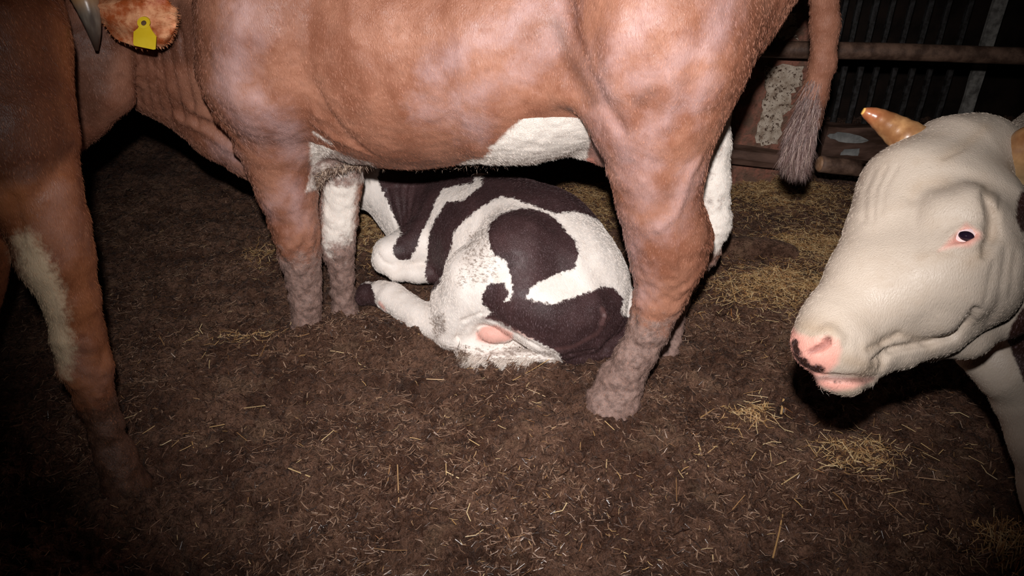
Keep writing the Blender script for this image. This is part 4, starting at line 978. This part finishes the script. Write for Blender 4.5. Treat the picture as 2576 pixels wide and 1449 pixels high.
# ================================================================== straw and dung fibre
def gz1(x, y): return float(ground_z(np.array([x]), np.array([y]))[0])
def litter(name, n, dens, lens, width, mat, seed, pitch=0.25, lift=0.002, bend=0.35, thick=0.6, region=(-2.6, 2.6, 0.8, 3.45)):
    r = np.random.default_rng(seed); pts = np.zeros((0, 2))
    while len(pts) < n:
        # nearer ground gets smaller cells of the same count, as one sees it
        c = np.stack([r.uniform(region[0], region[1], n * 2), region[2] + (region[3] - region[2]) * r.random(n * 2) ** 1.35], 1)
        c = c[np.abs(c[:, 0]) < 0.35 + 0.78 * c[:, 1]]
        keep = r.random(len(c)) < dens(c[:, 0], c[:, 1]); pts = np.concatenate([pts, c[keep]])
    pts = pts[:n]; ang = r.random(n) * 2 * math.pi; L = r.uniform(*lens, n) * r.uniform(0.6, 1.0, n)
    z = ground_z(pts[:, 0], pts[:, 1]) + lift
    p0 = np.stack([pts[:, 0], pts[:, 1], z], 1); a2 = ang + r.normal(0, bend, n); pt = r.normal(0, pitch, n)
    d1 = np.stack([np.cos(ang) * np.cos(pt), np.sin(ang) * np.cos(pt), np.sin(pt)], 1); d2 = np.stack([np.cos(a2), np.sin(a2), -0.6 * np.sin(pt)], 1)
    a = p0 - d1 * L[:, None] * 0.5; c = p0 + d2 * L[:, None] * 0.5
    for q_ in (a, c): q_[:, 2] = np.maximum(q_[:, 2], ground_z(q_[:, 0], q_[:, 1]) - 0.004 + 0.5 * lift)
    Wd = (width * r.uniform(0.6, 1.4, n))[:, None]; rings = []
    for q_, dd_, s_ in ((a, d1, 0.7), (p0, (d1 + d2) / 2, 1.0), (c, d2, 0.6)):
        sd = np.cross(dd_, [0, 0, 1.0]); sd /= np.linalg.norm(sd, axis=1)[:, None] + 1e-9
        up = np.cross(sd, dd_)
        rings += [q_ + sd * Wd * s_, q_ + up * Wd * thick * s_, q_ - sd * Wd * s_]
    pos = np.stack(rings, 1).reshape(-1, 3); b = (np.arange(n) * 9)[:, None]
    qd = np.concatenate([b + [[i + j, i + 3 + j, i + 4 + j, i + 1 + j]] for i in (0, 3) for j in (0, 1)])
    o = new_mesh(name, pos, qd, mat, None, {'rnd': np.repeat(r.random(n), 9)}, False); o['kind'] = 'stuff'; return o
def patch(x, y, s=3.2, seed=77):
    return sstep(0.42, 0.62, vnoise(np.stack([x * s, y * s, 0 * x], -1), seed))
o = litter('dung_fibre', 52000, lambda x, y: 0.3 + 0.7 * patch(x, y, 5, 3), (0.008, 0.050), 0.0014, M['fibre'], 2, 0.30, 0.002)
tag(o, 'short dark fibres matted through the trampled manure', 'fibre')
o = litter('straw_litter', 27000, lambda x, y: np.clip(hay(x, y) ** 1.3, 0, 1), (0.015, 0.055), 0.0011, M['straw'], 3, 0.35, 0.010)
tag(o, 'thick golden-brown chopped straw bedding in loose patches', 'straw')
o = litter('straw_scatter', 1500, lambda x, y: 0.25 + 0.75 * patch(x, y, 4, 8) * (x > -0.2), (0.010, 0.035), 0.0009, M['straw'], 4, 0.25, 0.004)
tag(o, 'tiny pale straw bits scattered thinly over the manure', 'straw')

def stalk_mesh(pts, r, seed, name='straw_stalk'):
    """one hollow-looking stalk with nodes; pts are metres about its middle"""
    W = np.array(pts, float); V, Fc = tube(W, [r * (1.15 if i in (0, len(W) - 1) else 1.0) for i in range(len(W))], 6, True, 0.7)
    return new_mesh(name, V, Fc, M['straw'], W.mean(0), {'rnd': np.full(len(V), (0.35 + 0.13 * seed) % 0.9)}, False)
HERO = [
 ([(2008, 577), (1960, 588), (1918, 597), (1940, 622), (1982, 636)], 0.0026, 'sharply kinked golden straw stalk lying across the end of the log'),
 ([(1835, 694), (1842, 730), (1850, 771)], 0.0022, 'straight pale stalk pointing down the slope just below the log'),
 ([(1848, 735), (1902, 723)], 0.0016, 'thin level stalk in the straw below the log'),
 ([(2070, 661), (2109, 670)], 0.0020, 'short bright stalk level with the white cow\'s forehead, near its edge'),
 ([(2032, 685), (2084, 668)], 0.0015, 'thin slanting stalk crossing toward the white cow\'s nose bridge'),
 ([(2040, 622), (2061, 652)], 0.0016, 'short tawny stalk in the straw right of the log end'),
 ([(2058, 542), (2051, 582)], 0.0017, 'short upright-lying stalk below the tail shadow'),
 ([(1763, 1048), (1795, 1028), (1824, 1011)], 0.0019, 'long bright stalk slanting up, right of the near hind hoof'),
 ([(1964, 1046), (1968, 1019)], 0.0028, 'stubby pale stalk beside the small golden straw heap'),
 ([(1755, 1115), (1768, 1138), (1784, 1165)], 0.0022, 'thick golden stalk, largest of the small crossed group below the hind hoof'),
 ([(1750, 1160), (1761, 1138)], 0.0013, 'short thin stalk on the near side of the crossed group'),
 ([(1780, 1142), (1801, 1128)], 0.0013, 'short bright stalk touching the thick stalk of the crossed group'),
 ([(1694, 1192), (1698, 1222), (1703, 1259)], 0.0011, 'slim golden stalk lying toward the viewer below the crossed group'),
 ([(2093, 1247), (2112, 1270), (2131, 1288)], 0.0015, 'brown-gold stalk slanting away below the straw tangle'),
 ([(1968, 1297), (1960, 1340), (1947, 1393)], 0.0019, 'long reddish-orange stalk standing out in the dark foreground'),
 ([(2072, 1075), (2110, 1086), (2143, 1107)], 0.0013, 'pale curved stalk beneath the white cow\'s chin shadow'),
 ([(1964, 1224), (2010, 1197)], 0.0014, 'pale slanting stalk above the long orange one'),
 ([(2118, 1120), (2150, 1160), (2210, 1166)], 0.0024, 'broad golden split straw in the tangle of the darker foreground'),
 ([(1001, 1180), (1002, 1220), (1003, 1264)], 0.0014, 'lone bright yellow stalk lying toward the viewer in the middle foreground'),
 ([(941, 1394), (985, 1395), (1026, 1398)], 0.0012, 'bright level stalk at the very front, below the lone yellow stalk'),
 ([(1249, 1321), (1268, 1330), (1287, 1340)], 0.0016, 'short pale stalk slanting in the front middle'),
 ([(1073, 961), (1117, 972)], 0.0017, 'flat yellow stalk just in front of the calf\'s tail tip'),
 ([(1395, 903), (1345, 930), (1290, 962)], 0.0012, 'long thin pale stem leaning on the muck against the calf\'s tail'),
 ([(728, 1190), (780, 1199)], 0.0016, 'brown stalk lying level in the left foreground'),
 ([(1122, 1190), (1155, 1211)], 0.0015, 'whitish stalk slanting down between the foreground stalks'),
 ([(574, 894), (575, 941)], 0.0020, 'bright orange-gold sliver left of the fore hooves'),
 ([(668, 868), (656, 896)], 0.0018, 'short golden sliver close beside the near fore hoof'),
 ([(652, 609), (633, 655)], 0.0016, 'pinkish slanting stalk left of the near foreleg'),
 ([(475, 1081), (487, 1127)], 0.0014, 'upright-lying golden stalk in the straw fleck at far left'),
 ([(528, 1078), (568, 1078)], 0.0013, 'short level pale stalk beside the far-left straw fleck'),
 ([(614, 1025), (667, 1022)], 0.0015, 'pale reddish stalk lying level left of centre'),
]
for k, (pp, rad, lb) in enumerate(HERO):
    W = []
    for a, b in pp:
        g = G(a, b, 0.03); g[2] = gz1(g[0], g[1]); g = G(a, b, g[2]); g[2] = gz1(g[0], g[1]) + 0.006; W.append(g)
    o = stalk_mesh(W, rad, k); tag(o, lb, 'straw')
# a few hundred loose stalks, each its own object, sharing six meshes
protos = []  # eight shapes
for k in range(8):
    L = 0.009 + 0.0034 * k; kk = [0.0, 0.3, -0.1, 0.0, 0.1, -0.7, 0.05, 0.0][k]
    W = [(-L, 0, 0), (0, 0, 0.0), (L * math.cos(kk), L * math.sin(kk), 0)]
    V, Fc = tube(W, [0.0013, 0.0012, 0.0011], 6, True, 0.7)
    me = bpy.data.meshes.new('straw_stalk'); me.from_pydata(V, [], Fc); me.materials.append(M['straw'])
    at = me.attributes.new('rnd', 'FLOAT', 'POINT'); at.data.foreach_set('value', np.full(len(V), 0.3 + 0.09 * k, np.float32)); protos.append(me)
r = np.random.default_rng(99); cnt = 0
SPOTS = [(1890, 1045, 40, 22, 34), (2150, 1150, 70, 40, 30), (2060, 650, 70, 50, 40), (1980, 740, 90, 40, 40), (1950, 500, 90, 40, 22), (2300, 1250, 200, 120, 26), (1250, 1150, 380, 160, 40), (560, 870, 110, 40, 14), (520, 1100, 80, 60, 12), (945, 570, 35, 40, 10)]
for sx, sy, wx, wy, n in SPOTS:
    for i in range(n):
        px, py = r.normal(sx, wx), r.normal(sy, wy)
        if py > 1440 or py < 440: continue
        g = G(px, py); z0 = gz1(g[0], g[1])
        o = bpy.data.objects.new('straw_stalk', protos[int(r.integers(0, 8))]); COL.objects.link(o)
        o.location = (g[0], g[1], z0 + 0.008); o.rotation_euler = (r.normal(0, 0.2), r.normal(0, 0.2), r.random() * 6.28)
        tag(o, 'short loose golden straw stalk lying among many alike on the manure', 'straw', 'loose straw stalks strewn over the manure'); cnt += 1
# tuft of stubble standing in the near corner
r = np.random.default_rng(12); V = []; Fc = []; rv = []
for i in range(120):
    g = G(r.normal(2530, 36), r.normal(1400, 34)); z0 = gz1(g[0], g[1]); d = Vector((r.normal(0, 0.25), r.normal(0.1, 0.3), r.uniform(0.2, 1.1))).normalized() * r.uniform(0.02, 0.05)
    v, fc = tube([(g[0], g[1], z0 - 0.005), (g[0] + d.x, g[1] + d.y, z0 + d.z)], [0.0016, 0.0012], 5, True, 0.6)
    Fc += [tuple(j + len(V) for j in t) for t in fc]; V += v; rv += [r.random()] * len(v)
o = new_mesh('straw_tuft', V, Fc, M['straw'], None, {'rnd': rv}, False); tag(o, 'golden tuft of broken straw sticking up at the near corner', 'straw', None, 'stuff')
